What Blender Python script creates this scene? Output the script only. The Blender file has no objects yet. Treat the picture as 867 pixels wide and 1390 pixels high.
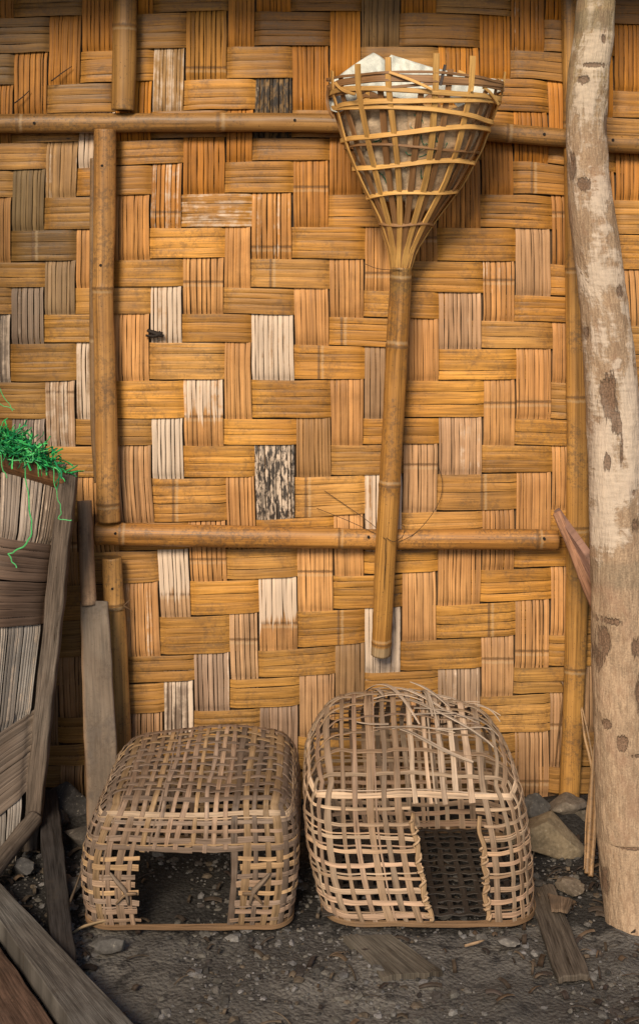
import bpy, bmesh, math, random
from mathutils import Vector, noise
random.seed(7)
R = random.uniform
PI = math.pi
scene = bpy.context.scene
COL = scene.collection
F, EYE, HZ, CX = 1764.0, 1.25, 350.0, 433.5      # focal length in photo pixels, eye height, horizon row
WALL = 3.0
def P(px, py, d):
    return Vector(((px - CX) * d / F, d, EYE - (py - HZ) * d / F))
def G(px, py, z=0.0):                             # point of the ground (or of height z) seen at a pixel
    d = (EYE - z) * F / (py - HZ)
    return Vector(((px - CX) * d / F, d, z))
def lerp(a, b, t): return a + (b - a) * t
def sst(a, b, x):
    t = max(0.0, min(1.0, (x - a) / (b - a)))
    return t * t * (3 - 2 * t)
def interp(xs, ys, x):
    if x <= xs[0]: return ys[0] + (ys[1] - ys[0]) / (xs[1] - xs[0]) * (x - xs[0]) * 0.3
    for i in range(1, len(xs)):
        if x <= xs[i]:
            return lerp(ys[i - 1], ys[i], (x - xs[i - 1]) / (xs[i] - xs[i - 1]))
    return ys[-1] + (ys[-1] - ys[-2]) / (xs[-1] - xs[-2]) * (x - xs[-1]) * 0.3
def nz(x, y=0.0, z=0.0): return noise.noise(Vector((x, y, z)))

# ------------------------------------------------------------------ mesh building
class MB:
    def __init__(s): s.v = []; s.f = []; s.st = []; s.base = []; s.fx = []
    def add(s, co, st=(0, 0, 0), base=(.5, .5, .5), fx=(0, 0, 9, 0)):
        s.v.append(tuple(co)); s.st.append(tuple(st)); s.base.append((base[0], base[1], base[2], 1)); s.fx.append(tuple(fx))
        return len(s.v) - 1
    def build(s, name, mat, parent=None, smooth=True, bevel=0.0, sharp=None):
        me = bpy.data.meshes.new(name)
        me.from_pydata(s.v, [], s.f); me.validate()
        a = me.attributes.new('st', 'FLOAT_VECTOR', 'POINT'); a.data.foreach_set('vector', [c for t in s.st for c in t])
        a = me.attributes.new('base', 'FLOAT_COLOR', 'POINT'); a.data.foreach_set('color', [c for t in s.base for c in t])
        a = me.attributes.new('fx', 'FLOAT_COLOR', 'POINT'); a.data.foreach_set('color', [c for t in s.fx for c in t])
        me.polygons.foreach_set('use_smooth', [smooth] * len(me.polygons))
        if sharp is not None:
            me.set_sharp_from_angle(angle=math.radians(sharp))
        me.materials.append(mat)
        o = bpy.data.objects.new(name, me); COL.objects.link(o)
        if parent is not None: o.parent = parent
        if bevel:
            m = o.modifiers.new('bevel', 'BEVEL'); m.width = bevel; m.segments = 2; m.limit_method = 'ANGLE'; m.angle_limit = math.radians(50)
        return o
    def localise(s, org):
        s.v = [(x - org[0], y - org[1], z - org[2]) for x, y, z in s.v]; return s

def empty(name, loc, label, cat, group=None):
    o = bpy.data.objects.new(name, None); COL.objects.link(o)
    o.location = loc; o.empty_display_size = 0.05
    o['label'] = label; o['category'] = cat
    if group: o['group'] = group
    return o
def tag(o, label, cat, group=None):
    o['label'] = label; o['category'] = cat
    if group: o['group'] = group
    return o
def part(mb, name, mat, root, **k):               # mesh built in world space, parented under a thing at root.location
    mb.localise(root_world(root)); return mb.build(name, mat, root, **k)
def root_world(o):
    v = Vector((0, 0, 0))
    while o is not None:
        v += Vector(o.location); o = o.parent
    return v
def solo(mb, name, mat, loc, label, cat, group=None, **k):
    mb.localise(loc); o = mb.build(name, mat, None, **k); o.location = loc
    return tag(o, label, cat, group)

def tube(mb, pts, rad, segs=14, base=(.4, .3, .2), seed=None, nodes=(), cap=True, squash=None, fxr=0.0, rough=0.0, swell=0.06, step=0.008, capdeep=0.0, basef=None, char=0.0):
    """round member along a polyline; nodes are distances along it (m) of bamboo joints"""
    seed = random.random() if seed is None else seed
    L = [0.0]
    for i in range(1, len(pts)): L.append(L[-1] + (pts[i] - pts[i - 1]).length)
    n = max(4, int(L[-1] / step))
    S = sorted(set([L[-1] * i / n for i in range(n + 1)] + [max(0, min(L[-1], q + dq)) for q in nodes for dq in (-.004, 0, .004)]))
    rings = []
    up = None
    for s_ in S:
        i = 1
        while i < len(pts) - 1 and s_ > L[i]: i += 1
        t = (s_ - L[i - 1]) / max(1e-6, L[i] - L[i - 1])
        if len(pts) > 2:   # smooth
            p0 = pts[max(0, i - 2)]; p1 = pts[i - 1]; p2 = pts[i]; p3 = pts[min(len(pts) - 1, i + 1)]
            c = 0.5 * ((2 * p1) + (p2 - p0) * t + (2 * p0 - 5 * p1 + 4 * p2 - p3) * t * t + (3 * p1 - p0 - 3 * p2 + p3) * t ** 3)
        else: c = pts[i - 1].lerp(pts[i], t)
        d = (pts[i] - pts[i - 1]).normalized()
        r = lerp(rad[i - 1], rad[i], t)
        nd = 9.0
        for q in nodes:
            if abs(s_ - q) < abs(nd): nd = s_ - q
        r *= 1 + swell * math.exp(-(nd / 0.006) ** 2) - 0.5 * swell * math.exp(-((nd - .008) / 0.004) ** 2)
        ref = Vector((0, -1, 0)) if abs(d.y) < .8 else Vector((0, 0, 1))
        a = d.cross(ref).normalized(); b = a.cross(d).normalized()
        ring = []
        for k in range(segs):
            th = 2 * PI * k / segs
            rr = r * (1 + rough * nz(math.cos(th) * 1.3 + seed * 31, math.sin(th) * 1.3, s_ * 9) + rough * .5 * nz(math.cos(th) * 3 + seed * 11, math.sin(th) * 3, s_ * 40))
            sq = squash or 1.0
            o = a * math.cos(th) * rr + b * math.sin(th) * rr * sq
            bb = basef(s_ / L[-1], th) if basef else base
            ring.append(mb.add(c + o, (th * r, s_, seed * 10), bb, (fxr, char, nd * 10, 0)))
        rings.append((ring, c, d, nd))
    for i in range(len(rings) - 1):
        A, B = rings[i][0], rings[i + 1][0]
        for k in range(segs):
            mb.f.append((A[k], A[(k + 1) % segs], B[(k + 1) % segs], B[k]))
    if cap:
        for idx, sg in ((0, 1), (-1, -1)):
            ring, c, d, nd = rings[idx]
            inner = []
            for k, q in enumerate(ring):
                v = Vector(mb.v[q]); inner.append(mb.add(v.lerp(c, .28), (k * .01, 0, seed), tuple(x * .8 for x in mb.base[q][:3])))
            cc = mb.add(c + d * sg * capdeep, (0, 0, seed), tuple(x * .45 for x in mb.base[ring[0]][:3]))
            for k in range(segs):
                k2 = (k + 1) % segs
                q1 = (ring[k], inner[k], inner[k2], ring[k2]); q2 = (inner[k], cc, inner[k2])
                mb.f.append(q1 if sg > 0 else q1[::-1]); mb.f.append(q2 if sg > 0 else q2[::-1])
    return mb

def ribbon(mb, pts, nrm, w, th, base, seed, wv=0.0, fx=(0, 0, 9, 0), taper=False):
    """flat split-bamboo strip with thickness following pts, its face along nrm"""
    n = len(pts); prev = None; s_ = 0.0
    for i in range(n):
        d = (pts[min(i + 1, n - 1)] - pts[max(i - 1, 0)])
        if d.length < 1e-7: d = Vector((0, 0, 1))
        d.normalize()
        N = (nrm[i] - d * nrm[i].dot(d)).normalized(); S = d.cross(N).normalized()
        if i: s_ += (pts[i] - pts[i - 1]).length
        ww = w * .5 * (1 + wv * nz(s_ * 18, seed * 71))
        if taper: ww *= 0.35 + 0.65 * math.sin(PI * min(1, max(0.0, .12 + .88 * (i / (n - 1))))) if i > n * .6 else 1
        q = [mb.add(pts[i] + S * sx * ww + N * sn * th * .5, (sx * ww + seed, s_, seed * 10), base, fx) for sx, sn in ((-1, -1), (-.8, 1), (.8, 1), (1, -1))]
        if prev:
            for k in range(4):
                mb.f.append((prev[k], prev[(k + 1) % 4], q[(k + 1) % 4], q[k]))
        else: mb.f.append((q[0], q[1], q[2], q[3]))
        prev = q
    mb.f.append((prev[3], prev[2], prev[1], prev[0]))

def slab(mb, tl, tr, br, bl, thick, base, nu=6, nv=20, wob=0.002, seed=None, fx=(0, 0, 9, 0), basef=None, jag=0.0):
    """board: front quad, thickness goes to the back; grain along tl -> bl"""
    seed = random.random() if seed is None else seed
    nrm = (tr - tl).cross(bl - tl).normalized() * thick
    w = (tr - tl).length; l = (bl - tl).length
    def grid(off, flip):
        ids = []
        for j in range(nv + 1):
            row = []
            for i in range(nu + 1):
                u, v = i / nu, j / nv
                p = tl.lerp(tr, u).lerp(bl.lerp(br, u), v)
                e = (tr - tl).normalized() * (wob * nz(v * l * 14 + seed * 9, seed * 5 + (0 if u < .5 else 7)) * abs(2 * u - 1))
                p = p + e + off + (bl - tl).normalized() * jag * (nz(u * w * 90, seed * 9, (0 if v < .5 else 4)) if v in (0, 1) else 0) + nrm.normalized() * wob * .6 * nz(u * w * 30, v * l * 6, seed * 3)
                row.append(mb.add(p, (u * w, v * l, seed * 10), basef(u, v) if basef else base, fx))
            ids.append(row)
        for j in range(nv):
            for i in range(nu):
                q = (ids[j][i], ids[j + 1][i], ids[j + 1][i + 1], ids[j][i + 1])
                mb.f.append(q[::-1] if flip else q)
        return ids
    a = grid(Vector((0, 0, 0)), False); b = grid(nrm, True)
    loop = lambda g: g[0][:] + [r[-1] for r in g[1:]] + g[-1][-2::-1] + [r[0] for r in g[-2:0:-1]]
    la, lb = loop(a), loop(b)
    for k in range(len(la)):
        k2 = (k + 1) % len(la); mb.f.append((la[k], la[k2], lb[k2], lb[k]))
    return mb

def rock(mb, c, sx, sy, sz, seed, base, sub=3, rough=.35, fx=(0, 0, 9, 0)):
    bm = bmesh.new(); bmesh.ops.create_icosphere(bm, subdivisions=sub, radius=1)
    ids = []
    for v in bm.verts:
        n_ = v.co.normalized()
        # facetted: clamp by a few random planes
        r = 1 + rough * nz(n_.x * 1.4 + seed * 13, n_.y * 1.4, n_.z * 1.4) + rough * .35 * nz(n_.x * 4 + seed * 13, n_.y * 4, n_.z * 4) + rough * .12 * nz(n_.x * 11, n_.y * 11, n_.z * 11 + seed)
        q = n_ * r
        rs = random.Random(int(seed * 9973))
        for _ in range(10):
            pl = Vector((rs.gauss(0, 1), rs.gauss(0, 1), rs.gauss(0, 1))).normalized(); dd = rs.uniform(.48, .85)
            ex = q.dot(pl) - dd
            if ex > 0: q -= pl * ex * .95
        ids.append(mb.add((c[0] + q.x * sx, c[1] + q.y * sy, c[2] + q.z * sz), (q.x * sx, q.y * sy, q.z * sz + seed * 5), base, fx))
    for f in bm.faces: mb.f.append(tuple(ids[v.index] for v in f.verts))
    bm.free(); return mb

# ------------------------------------------------------------------ materials
class NT:
    def __init__(s, name):
        s.m = bpy.data.materials.new(name); s.m.use_nodes = True
        s.t = s.m.node_tree; s.t.nodes.clear()
        s.out = s.t.nodes.new('ShaderNodeOutputMaterial'); s.b = s.t.nodes.new('ShaderNodeBsdfPrincipled')
        s.t.links.new(s.b.outputs[0], s.out.inputs[0])
    def n(s, ty, **k):
        nd = s.t.nodes.new(ty)
        for a, b in k.items(): setattr(nd, a, b)
        return nd
    def link(s, a, b): s.t.links.new(a, b)
    def setin(s, nd, i, v):
        if isinstance(v, bpy.types.NodeSocket): s.link(v, nd.inputs[i])
        elif v is not None: nd.inputs[i].default_value = v
    def math(s, op, a, b=None, c=None, clamp=False):
        nd = s.n('ShaderNodeMath', operation=op, use_clamp=clamp)
        s.setin(nd, 0, a); s.setin(nd, 1, b)
        if c is not None: s.setin(nd, 2, c)
        return nd.outputs[0]
    def ss(s, x, a, b, lo=0.0, hi=1.0):
        nd = s.n('ShaderNodeMapRange', interpolation_type='SMOOTHSTEP')
        s.setin(nd, 0, x); s.setin(nd, 1, a); s.setin(nd, 2, b); s.setin(nd, 3, lo); s.setin(nd, 4, hi)
        return nd.outputs[0]
    def mix(s, f, a, b, blend='MIX'):
        nd = s.n('ShaderNodeMix', data_type='RGBA', blend_type=blend)
        s.setin(nd, 0, f); s.setin(nd, 6, a if isinstance(a, bpy.types.NodeSocket) else (*a, 1)); s.setin(nd, 7, b if isinstance(b, bpy.types.NodeSocket) else (*b, 1))
        return nd.outputs[2]
    def attr(s, name): return s.n('ShaderNodeAttribute', attribute_name=name)
    def noise(s, vec, scale, detail=4, rough=.55, dist=0.0):
        nd = s.n('ShaderNodeTexNoise'); s.setin(nd, 'Vector', vec); nd.inputs['Scale'].default_value = scale
        nd.inputs['Detail'].default_value = detail; nd.inputs['Roughness'].default_value = rough; nd.inputs['Distortion'].default_value = dist
        return nd.outputs[0]
    def comb(s, x, y, z):
        nd = s.n('ShaderNodeCombineXYZ'); s.setin(nd, 0, x); s.setin(nd, 1, y); s.setin(nd, 2, z); return nd.outputs[0]
    def scalev(s, vec, k):
        nd = s.n('ShaderNodeVectorMath', operation='MULTIPLY'); s.link(vec, nd.inputs[0]); nd.inputs[1].default_value = k; return nd.outputs[0]
    def bump(s, h, strength, dist):
        nd = s.n('ShaderNodeBump'); s.link(h, nd.inputs['Height']); nd.inputs['Strength'].default_value = strength; nd.inputs['Distance'].default_value = dist
        s.link(nd.outputs[0], s.b.inputs['Normal'])
    def done(s, color, rough, spec=.3):
        s.setin(s.b, 'Base Color', color if isinstance(color, bpy.types.NodeSocket) else (*color, 1)); s.setin(s.b, 'Roughness', rough)
        s.b.inputs['Specular IOR Level'].default_value = spec
        return s.m

def fibre(name, fine=700, along=7, contrast=.55, rough=.6, spec=.3, bump=.5, blot=.45, dirt=(.10, .06, .03), speck=.0, ring=(.13, .07, .03), glk=.6, mottle=0.0):
    """split bamboo / wood: streaks along the grain, blotches, joints, bleached and charred areas"""
    t = NT(name)
    st = t.attr('st').outputs['Vector']; sep = t.n('ShaderNodeSeparateXYZ'); t.link(st, sep.inputs[0])
    base = t.attr('base').outputs['Color']
    fxn = t.attr('fx'); fs = t.n('ShaderNodeSeparateColor'); t.link(fxn.outputs['Color'], fs.inputs[0]); al = fxn.outputs['Alpha']
    s1 = t.noise(t.scalev(st, (fine, along, 7.3)), 1.0, 3, .6)
    s2 = t.noise(t.scalev(st, (fine * .22, along * .8, 3.1)), 1.0, 4, .6)
    geo = t.n('ShaderNodeNewGeometry').outputs['Position']
    b1 = t.noise(geo, 9.0, 5, .6)
    b2 = t.noise(geo, 42.0, 4, .6)
    streak = t.math('MULTIPLY_ADD', s1, .55, t.math('MULTIPLY', s2, .45))
    k = t.ss(streak, .33, .68, 1 - contrast, 1 + contrast * .62)
    col = t.mix(1.0, base, t.comb(k, k, k), 'MULTIPLY')
    # thin dark grain lines
    gl = t.ss(s2, .36, .30)
    col = t.mix(t.math('MULTIPLY', gl, glk), col, t.mix(1, base, (.22, .19, .17), 'MULTIPLY'))
    bl = t.ss(t.math('MULTIPLY_ADD', b1, .6, t.math('MULTIPLY', b2, .4)), .5, .68)
    col = t.mix(t.math('MULTIPLY', bl, blot), col, t.mix(.72, base, dirt, 'MIX'))
    if speck:
        sp = t.noise(t.scalev(st, (260, 200, 9)), 1.0, 2, .5)
        col = t.mix(t.math('MULTIPLY', t.ss(sp, .66, .72), speck), col, (.05, .03, .015))
    b0 = t.ss(t.noise(geo, 3.2, 5, .65, .4), .42, .62)
    kb = t.math('MULTIPLY_ADD', b0, .22, .86)
    col = t.mix(1, col, t.comb(kb, t.math('MULTIPLY_ADD', b0, .26, .80), t.math('MULTIPLY_ADD', b0, .28, .74)), 'MULTIPLY')
    if mottle:
        mo = t.ss(t.noise(geo, 110.0, 5, .75), .47, .58); mo2 = t.ss(b1, .44, .56)
        col = t.mix(t.math('MULTIPLY', t.math('MULTIPLY', mo, mo2), mottle), col, (.07, .05, .035))
    # joint ring
    nd = fs.outputs[2]; and_ = t.math('ABSOLUTE', nd)
    wob = t.math('MULTIPLY_ADD', t.noise(t.scalev(st, (180, 3, 4)), 1.0, 2), .05, -.025)
    rg = t.ss(t.math('ADD', and_, wob), .045, .012)
    col = t.mix(t.math('MULTIPLY', rg, .75), col, ring)
    rg2 = t.ss(t.math('ABSOLUTE', t.math('ADD', t.math('ADD', nd, -.085), wob)), .05, .01)
    col = t.mix(t.math('MULTIPLY', rg2, .30), col, (.55, .42, .26))
    # bleaching
    side = t.ss(t.math('ADD', nd, t.math('MULTIPLY', t.math('SUBTRACT', s2, .5), -1.6)), -.12, .05, 1.0, 0.0)
    gate = t.math('MAXIMUM', t.math('SUBTRACT', 1.0, al), side)
    bm_ = t.ss(t.math('ADD', fs.outputs[0], t.math('MULTIPLY', t.math('SUBTRACT', t.math('MULTIPLY_ADD', s2, .6, t.math('MULTIPLY', b2, .4)), .5), 1.5)), .38, .62)
    bm_ = t.math('MULTIPLY', t.math('MULTIPLY', bm_, gate), t.ss(fs.outputs[0], 0.02, .35))
    kk = t.ss(streak, .3, .7, .62, 1.12)
    col = t.mix(t.math('MULTIPLY', bm_, .88), col, t.mix(1, (.72, .57, .44), t.comb(kk, kk, kk), 'MULTIPLY'))
    ch = t.ss(t.math('ADD', fs.outputs[1], t.math('MULTIPLY', t.math('SUBTRACT', t.math('MULTIPLY_ADD', t.noise(t.scalev(st, (150, 40, 5)), 1.0, 4, .7), .8, t.math('MULTIPLY', b2, .2)), .5), 1.8)), .42, .58)
    ch = t.math('MULTIPLY', ch, t.ss(fs.outputs[1], 0.02, .3))
    col = t.mix(t.math('MULTIPLY', ch, .93), col, (.022, .019, .018))
    h = t.math('ADD', t.math('MULTIPLY_ADD', s1, .5, s2), t.math('MULTIPLY', rg, .4))
    t.bump(h, bump, .0016)
    return t.done(col, t.ss(streak, .3, .7, rough - .08, rough + .14), spec)

m_weave_v = fibre('slat_fibre', fine=620, along=4, contrast=.45, glk=.5, rough=.58, bump=.5, blot=.35)
m_weave_h = fibre('band_fibre', fine=520, along=7, contrast=.5, glk=.38, mottle=.35, rough=.46, spec=.4, bump=.5, blot=.55, dirt=(.19, .09, .025), speck=.4)
m_pole = fibre('bamboo_pole', fine=300, along=3, contrast=.48, rough=.45, spec=.4, bump=.4, blot=.6, speck=.75, dirt=(.18, .095, .038), mottle=.5)
m_strip = fibre('basket_strip', fine=650, along=9, contrast=.45, rough=.6, bump=.4, blot=.4, dirt=(.12, .09, .07))
m_splint = fibre('split_bamboo', fine=650, along=9, contrast=.35, rough=.45, spec=.4, bump=.3, blot=.2)
m_wood = fibre('grey_wood', fine=420, along=13, contrast=.6, rough=.75, spec=.15, bump=.8, blot=.75, dirt=(.055, .047, .04), speck=.5)

m_paddle = fibre('paddle_wood', fine=220, along=9, contrast=.3, rough=.7, spec=.2, bump=.4, blot=.8, dirt=(.075, .07, .07), glk=.25, speck=.4, mottle=.3)
def m_simple(name, scale, c_lo, c_hi, rough=.85, bump=.6, bdist=.004, use_base=True, spots=None):
    t = NT(name)
    st = t.attr('st').outputs['Vector']; base = t.attr('base').outputs['Color']
    a = t.noise(st, scale, 6, .65); b = t.noise(st, scale * 6, 4, .6)
    f = t.math('MULTIPLY_ADD', a, .6, t.math('MULTIPLY', b, .4))
    k = t.ss(f, .3, .7, c_lo, c_hi)
    col = t.mix(1, base, t.comb(k, k, k), 'MULTIPLY')
    if spots: col = t.mix(t.math('MULTIPLY', t.ss(b, .62, .7), .7), col, spots)
    t.bump(f, bump, bdist)
    return t.done(col, rough, .25)
m_rock = m_simple('rough_stone', 26, .55, 1.45, spots=(.30, .27, .22))
m_pebble = m_simple('pebbles', 90, .6, 1.4, rough=.75)
m_sheet = m_simple('plastic_sheet', 60, .72, 1.12, rough=.55, bump=.3, bdist=.002)
m_twine = m_simple('green_raffia', 200, .6, 1.3, rough=.35, bump=.1)
m_card = fibre('brown_card', fine=260, along=260, contrast=.25, rough=.8, spec=.15, bump=.3, blot=.3)
m_wire = m_simple('dark_wire', 200, .6, 1.3, rough=.6)

def m_ground_():
    t = NT('dark_earth')
    g = t.n('ShaderNodeNewGeometry').outputs['Position']
    a = t.noise(g, 3.5, 6, .65); b = t.noise(g, 28, 6, .7); c = t.noise(g, 160, 5, .7)
    col = t.mix(t.ss(a, .35, .65), (.080, .074, .068), (.165, .153, .138))
    col = t.mix(t.ss(b, .48, .66), col, (.045, .042, .040))
    col = t.mix(t.math('MULTIPLY', t.ss(c, .58, .70), .6), col, (.20, .19, .18))
    vo = t.n('ShaderNodeTexVoronoi'); t.link(g, vo.inputs['Vector']); vo.inputs['Scale'].default_value = 120
    h = t.math('ADD', t.math('MULTIPLY_ADD', b, .6, t.math('MULTIPLY', c, .35)), t.math('MULTIPLY', vo.outputs['Distance'], -.35))
    shade_fx = t.attr('fx'); ds = t.n('ShaderNodeSeparateColor'); t.link(shade_fx.outputs['Color'], ds.inputs[0])  # mask for shade painted into the ground colour
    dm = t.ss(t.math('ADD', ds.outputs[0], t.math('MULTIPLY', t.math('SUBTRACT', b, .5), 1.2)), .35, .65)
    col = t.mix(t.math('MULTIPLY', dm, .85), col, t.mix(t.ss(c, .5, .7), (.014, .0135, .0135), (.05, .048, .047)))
    t.bump(h, .9, .012)
    return t.done(col, .9, .2)
m_ground = m_ground_()

def m_trunk_():
    t = NT('weathered_trunk')
    st = t.attr('st').outputs['Vector']; base = t.attr('base').outputs['Color']
    fxn = t.attr('fx'); fs = t.n('ShaderNodeSeparateColor'); t.link(fxn.outputs['Color'], fs.inputs[0])
    long_ = t.noise(t.scalev(st, (160, 22, 0)), 1, 5, .65)
    cross = t.noise(t.scalev(st, (30, 120, 0)), 1, 5, .65)
    pat = t.noise(t.scalev(st, (13, 7, 1)), 1, 7, .70, .5)
    fine = t.noise(t.scalev(st, (260, 260, 1)), 1, 3, .6)
    k = t.ss(t.math('ADD', t.math('MULTIPLY_ADD', long_, .4, t.math('MULTIPLY', pat, .3)), t.math('MULTIPLY', fine, .3)), .38, .62, .6, 1.28)
    col = t.mix(1, base, t.comb(k, k, k), 'MULTIPLY')
    mid = t.noise(t.scalev(st, (70, 34, 2)), 1, 5, .7)
    col = t.mix(t.math('MULTIPLY', t.ss(mid, .48, .60), .5), col, (.26, .165, .10))
    flk = t.noise(t.scalev(st, (330, 90, 2)), 1, 3, .6)
    col = t.mix(t.math('MULTIPLY', t.ss(flk, .60, .68), .55), col, (.15, .09, .055))
    red = t.noise(t.scalev(st, (14, 9, 4)), 1, 4, .6)
    col = t.mix(t.math('MULTIPLY', t.ss(red, .5, .66), .35), col, (.30, .17, .11))
    w = t.ss(t.math('ADD', fs.outputs[0], t.math('MULTIPLY', t.math('SUBTRACT', t.math('MULTIPLY_ADD', pat, .8, t.math('MULTIPLY', cross, .2)), .5), 1.9)), .42, .62)
    kw = t.ss(cross, .3, .7, .8, 1.1)
    col = t.mix(t.math('MULTIPLY', w, .62), col, t.mix(1, (.66, .56, .46), t.comb(kw, kw, kw), 'MULTIPLY'))
    d = t.ss(t.math('ADD', fs.outputs[1], t.math('MULTIPLY', t.math('SUBTRACT', t.math('MULTIPLY_ADD', pat, .5, t.math('MULTIPLY', long_, .5)), .5), 2.6)), .40, .56)
    d = t.math('MULTIPLY', d, t.ss(fs.outputs[1], .05, .25))
    kd = t.ss(fine, .3, .7, .5, 1.7)
    col = t.mix(t.math('MULTIPLY', d, .78), col, t.mix(1, (.12, .068, .042), t.comb(kd, kd, kd), 'MULTIPLY'))
    # cracks
    vo = t.n('ShaderNodeTexVoronoi', feature='DISTANCE_TO_EDGE'); t.link(t.scalev(st, (9, 22, 0)), vo.inputs['Vector']); vo.inputs['Scale'].default_value = 1.0
    crk = t.math('MULTIPLY', t.ss(t.math('ADD', vo.outputs['Distance'], t.math('MULTIPLY', t.math('SUBTRACT', long_, .5), .05)), .018, .004), t.ss(pat, .44, .56))
    col = t.mix(t.math('MULTIPLY', crk, .0), col, (.05, .03, .02))
    gr = fs.outputs[2]
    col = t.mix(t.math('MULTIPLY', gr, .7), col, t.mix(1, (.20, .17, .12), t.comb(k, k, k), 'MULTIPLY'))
    h = t.math('SUBTRACT', t.math('ADD', t.math('MULTIPLY_ADD', long_, .5, t.math('MULTIPLY', pat, .9)), t.math('MULTIPLY', w, .15)), t.math('ADD', t.math('MULTIPLY', crk, .0), t.math('MULTIPLY', d, .5)))
    t.bump(h, 1.0, .007)
    return t.done(col, .75, .2)
m_trunk = m_trunk_()

# ------------------------------------------------------------------ weave data, measured on the photograph
RX = [30, 300, 580, 720, 845]
RB = [(24, 15, 17, 24, 33), (73, 63, 62.5, 68.5, 78), (116, 107, 106, 107, 123), (155, 149, 149, 152, 160), (194.5, 187, 188, 195, 206),
      (231, 219, 217, 219, 236), (268, 262, 263, 264, 271), (312.5, 308, 308, 310, 318), (355, 350, 354, 356, 366), (390, 389, 396, 400, 406),
      (427, 425, 433, 436, 441), (466, 464, 473, 473, 481), (518, 515, 515.5, 516, 523), (568.5, 568, 567, 567, 572), (605, 604, 603, 604, 607),
      (648, 648, 643, 641, 643), (710, 708, 693, 691, 690), (750, 745, 735, 730, 729), (796, 787, 776.5, 769.5, 768), (845, 834, 822, 814, 812),
      (895, 886, 868, 862, 859), (934, 922, 909, 905, 902), (976, 963, 949, 941, 938), (1011, 1003, 996, 994, 990), (1036, 1047, 1044, 1041, 1038),
      (1066, 1085, 1082, 1078, 1076)]
ROW = {r: RB[r + 11] for r in range(-11, 15)}
for r in range(-12, -16, -1): ROW[r] = tuple(v - 46 for v in ROW[r + 1])
CY = [60, 290, 500, 650, 780, 950]
CB = [(20, 16, 15, 18, 25, 36), (66.5, 61, 61, 64, 72, 80.5), (111, 104, 103, 104, 108, 113), (158, 156, 154, 157, 166, 171), (209, 204, 204, 207, 215, 222),
      (252, 247, 248, 251, 258, 264), (309, 305, 303.5, 305, 309, 313), (346.5, 341, 341, 346, 350, 352), (396, 397, 400, 401, 403, 405), (447, 446, 447, 450, 453, 454),
      (490, 494, 494, 493, 494, 495), (543, 545, 546, 546, 545, 544), (593, 594, 595, 594, 592, 593), (649.5, 653, 655, 654, 652, 652), (692, 698, 699, 699, 698, 697),
      (739, 747, 748, 747.5, 746, 745), (785, 787, 788, 788, 787, 786), (832, 834, 842, 843, 843, 842)]
CE = {c + 1: CB[c] for c in range(18)}            # left boundary of column c
for c in range(0, -7, -1): CE[c] = tuple(v - (43 + 9 * (c % 2)) for v in CE[c + 1])
for c in range(19, 27): CE[c] = tuple(v + 46 + 8 * (c % 2) for v in CE[c - 1])
colx = lambda c, y: interp(CY, CE[c], y)
rowy = lambda r, x: interp(RX, ROW[r], x)

SPECIAL_V = [  # photo point, bleach, char, base colour (or None), joint row (or None), bleached only above the joint
    (114, 205, .75, 0, None, None, 0), (82, 228, .3, 0, (.42, .26, .12), None, 0), (230, 110, .42, .12, (.40, .24, .10), None, 0), (225, 260, .55, .1, None, 285, 0),
    (370, 305, .32, .15, None, 335, 0), (372, 130, .2, .52, (.20, .13, .06), None, 0), (225, 425, .62, 0, (.50, .33, .20), None, 0), (370, 470, .66, 0, (.52, .34, .20), None, 0),
    (277, 560, .62, 0, None, 565, 1), (228, 608, .95, 0, (.5, .44, .38), None, 0), (372, 652, .60, .50, (.22, .19, .16), None, 0), (235, 790, .98, 0, None, 806, 1),
    (375, 832, .98, 0, None, 845, 1), (520, 868, .6, 0, (.36, .30, .26), None, 0), (242, 960, .5, 0, (.32, .25, .20), None, 0), (290, 923, .25, 0, (.36, .25, .18), None, 0),
    (114, 516, .55, 0, (.42, .29, .19), None, 0), (8, 470, .5, 0, (.30, .25, .21), None, 0), (82, 560, .42, 0, (.42, .28, .18), 532, 0), (38, 430, .25, 0, (.28, .21, .16), None, 0),
    (40, 590, .4, 0, (.28, .22, .19), None, 0), (676, 395, .35, .1, None, 380, 1), (625, 434, .28, 0, (.54, .34, .20), None, 0), (504, 690, .7, 0, None, None, 0),
    (625, 590, .3, 0, (.54, .34, .20), None, 0), (283, 60, .0, .05, (.42, .20, .04), 92, 0), (422, 640, .1, .05, (.42, .24, .10), None, 0), (724, 550, .1, 0, None, 545, 0),
    (575, 650, .15, .05, None, 630, 0), (620, 930, .3, 0, (.36, .25, .17), None, 0), (475, 910, .0, 0, (.32, .20, .10), None, 0), (372, 985, .15, 0, (.30, .20, .14), None, 0),
    (428, 790, .1, .05, None, 775, 0), (502, 520, .2, 0, (.40, .26, .15), None, 0), (228, 300, .4, 0, None, 288, 0), (516, 30, 0, .25, (.25, .15, .06), None, 0),
    (40, 240, .1, .05, (.26, .18, .09), None, 0), (82, 390, .15, 0, (.34, .23, .13), None, 0), (421, 555, .1, .06, None, None, 0)]
SPECIAL_H = [(330, 280, .42, .1, None), (385, 200, .0, .45, None), (660, 385, .2, 0, None), (730, 585, .25, 0, None), (420, 215, 0, .25, None), (700, 215, 0, .3, None), (120, 590, .2, 0, None)]

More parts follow.
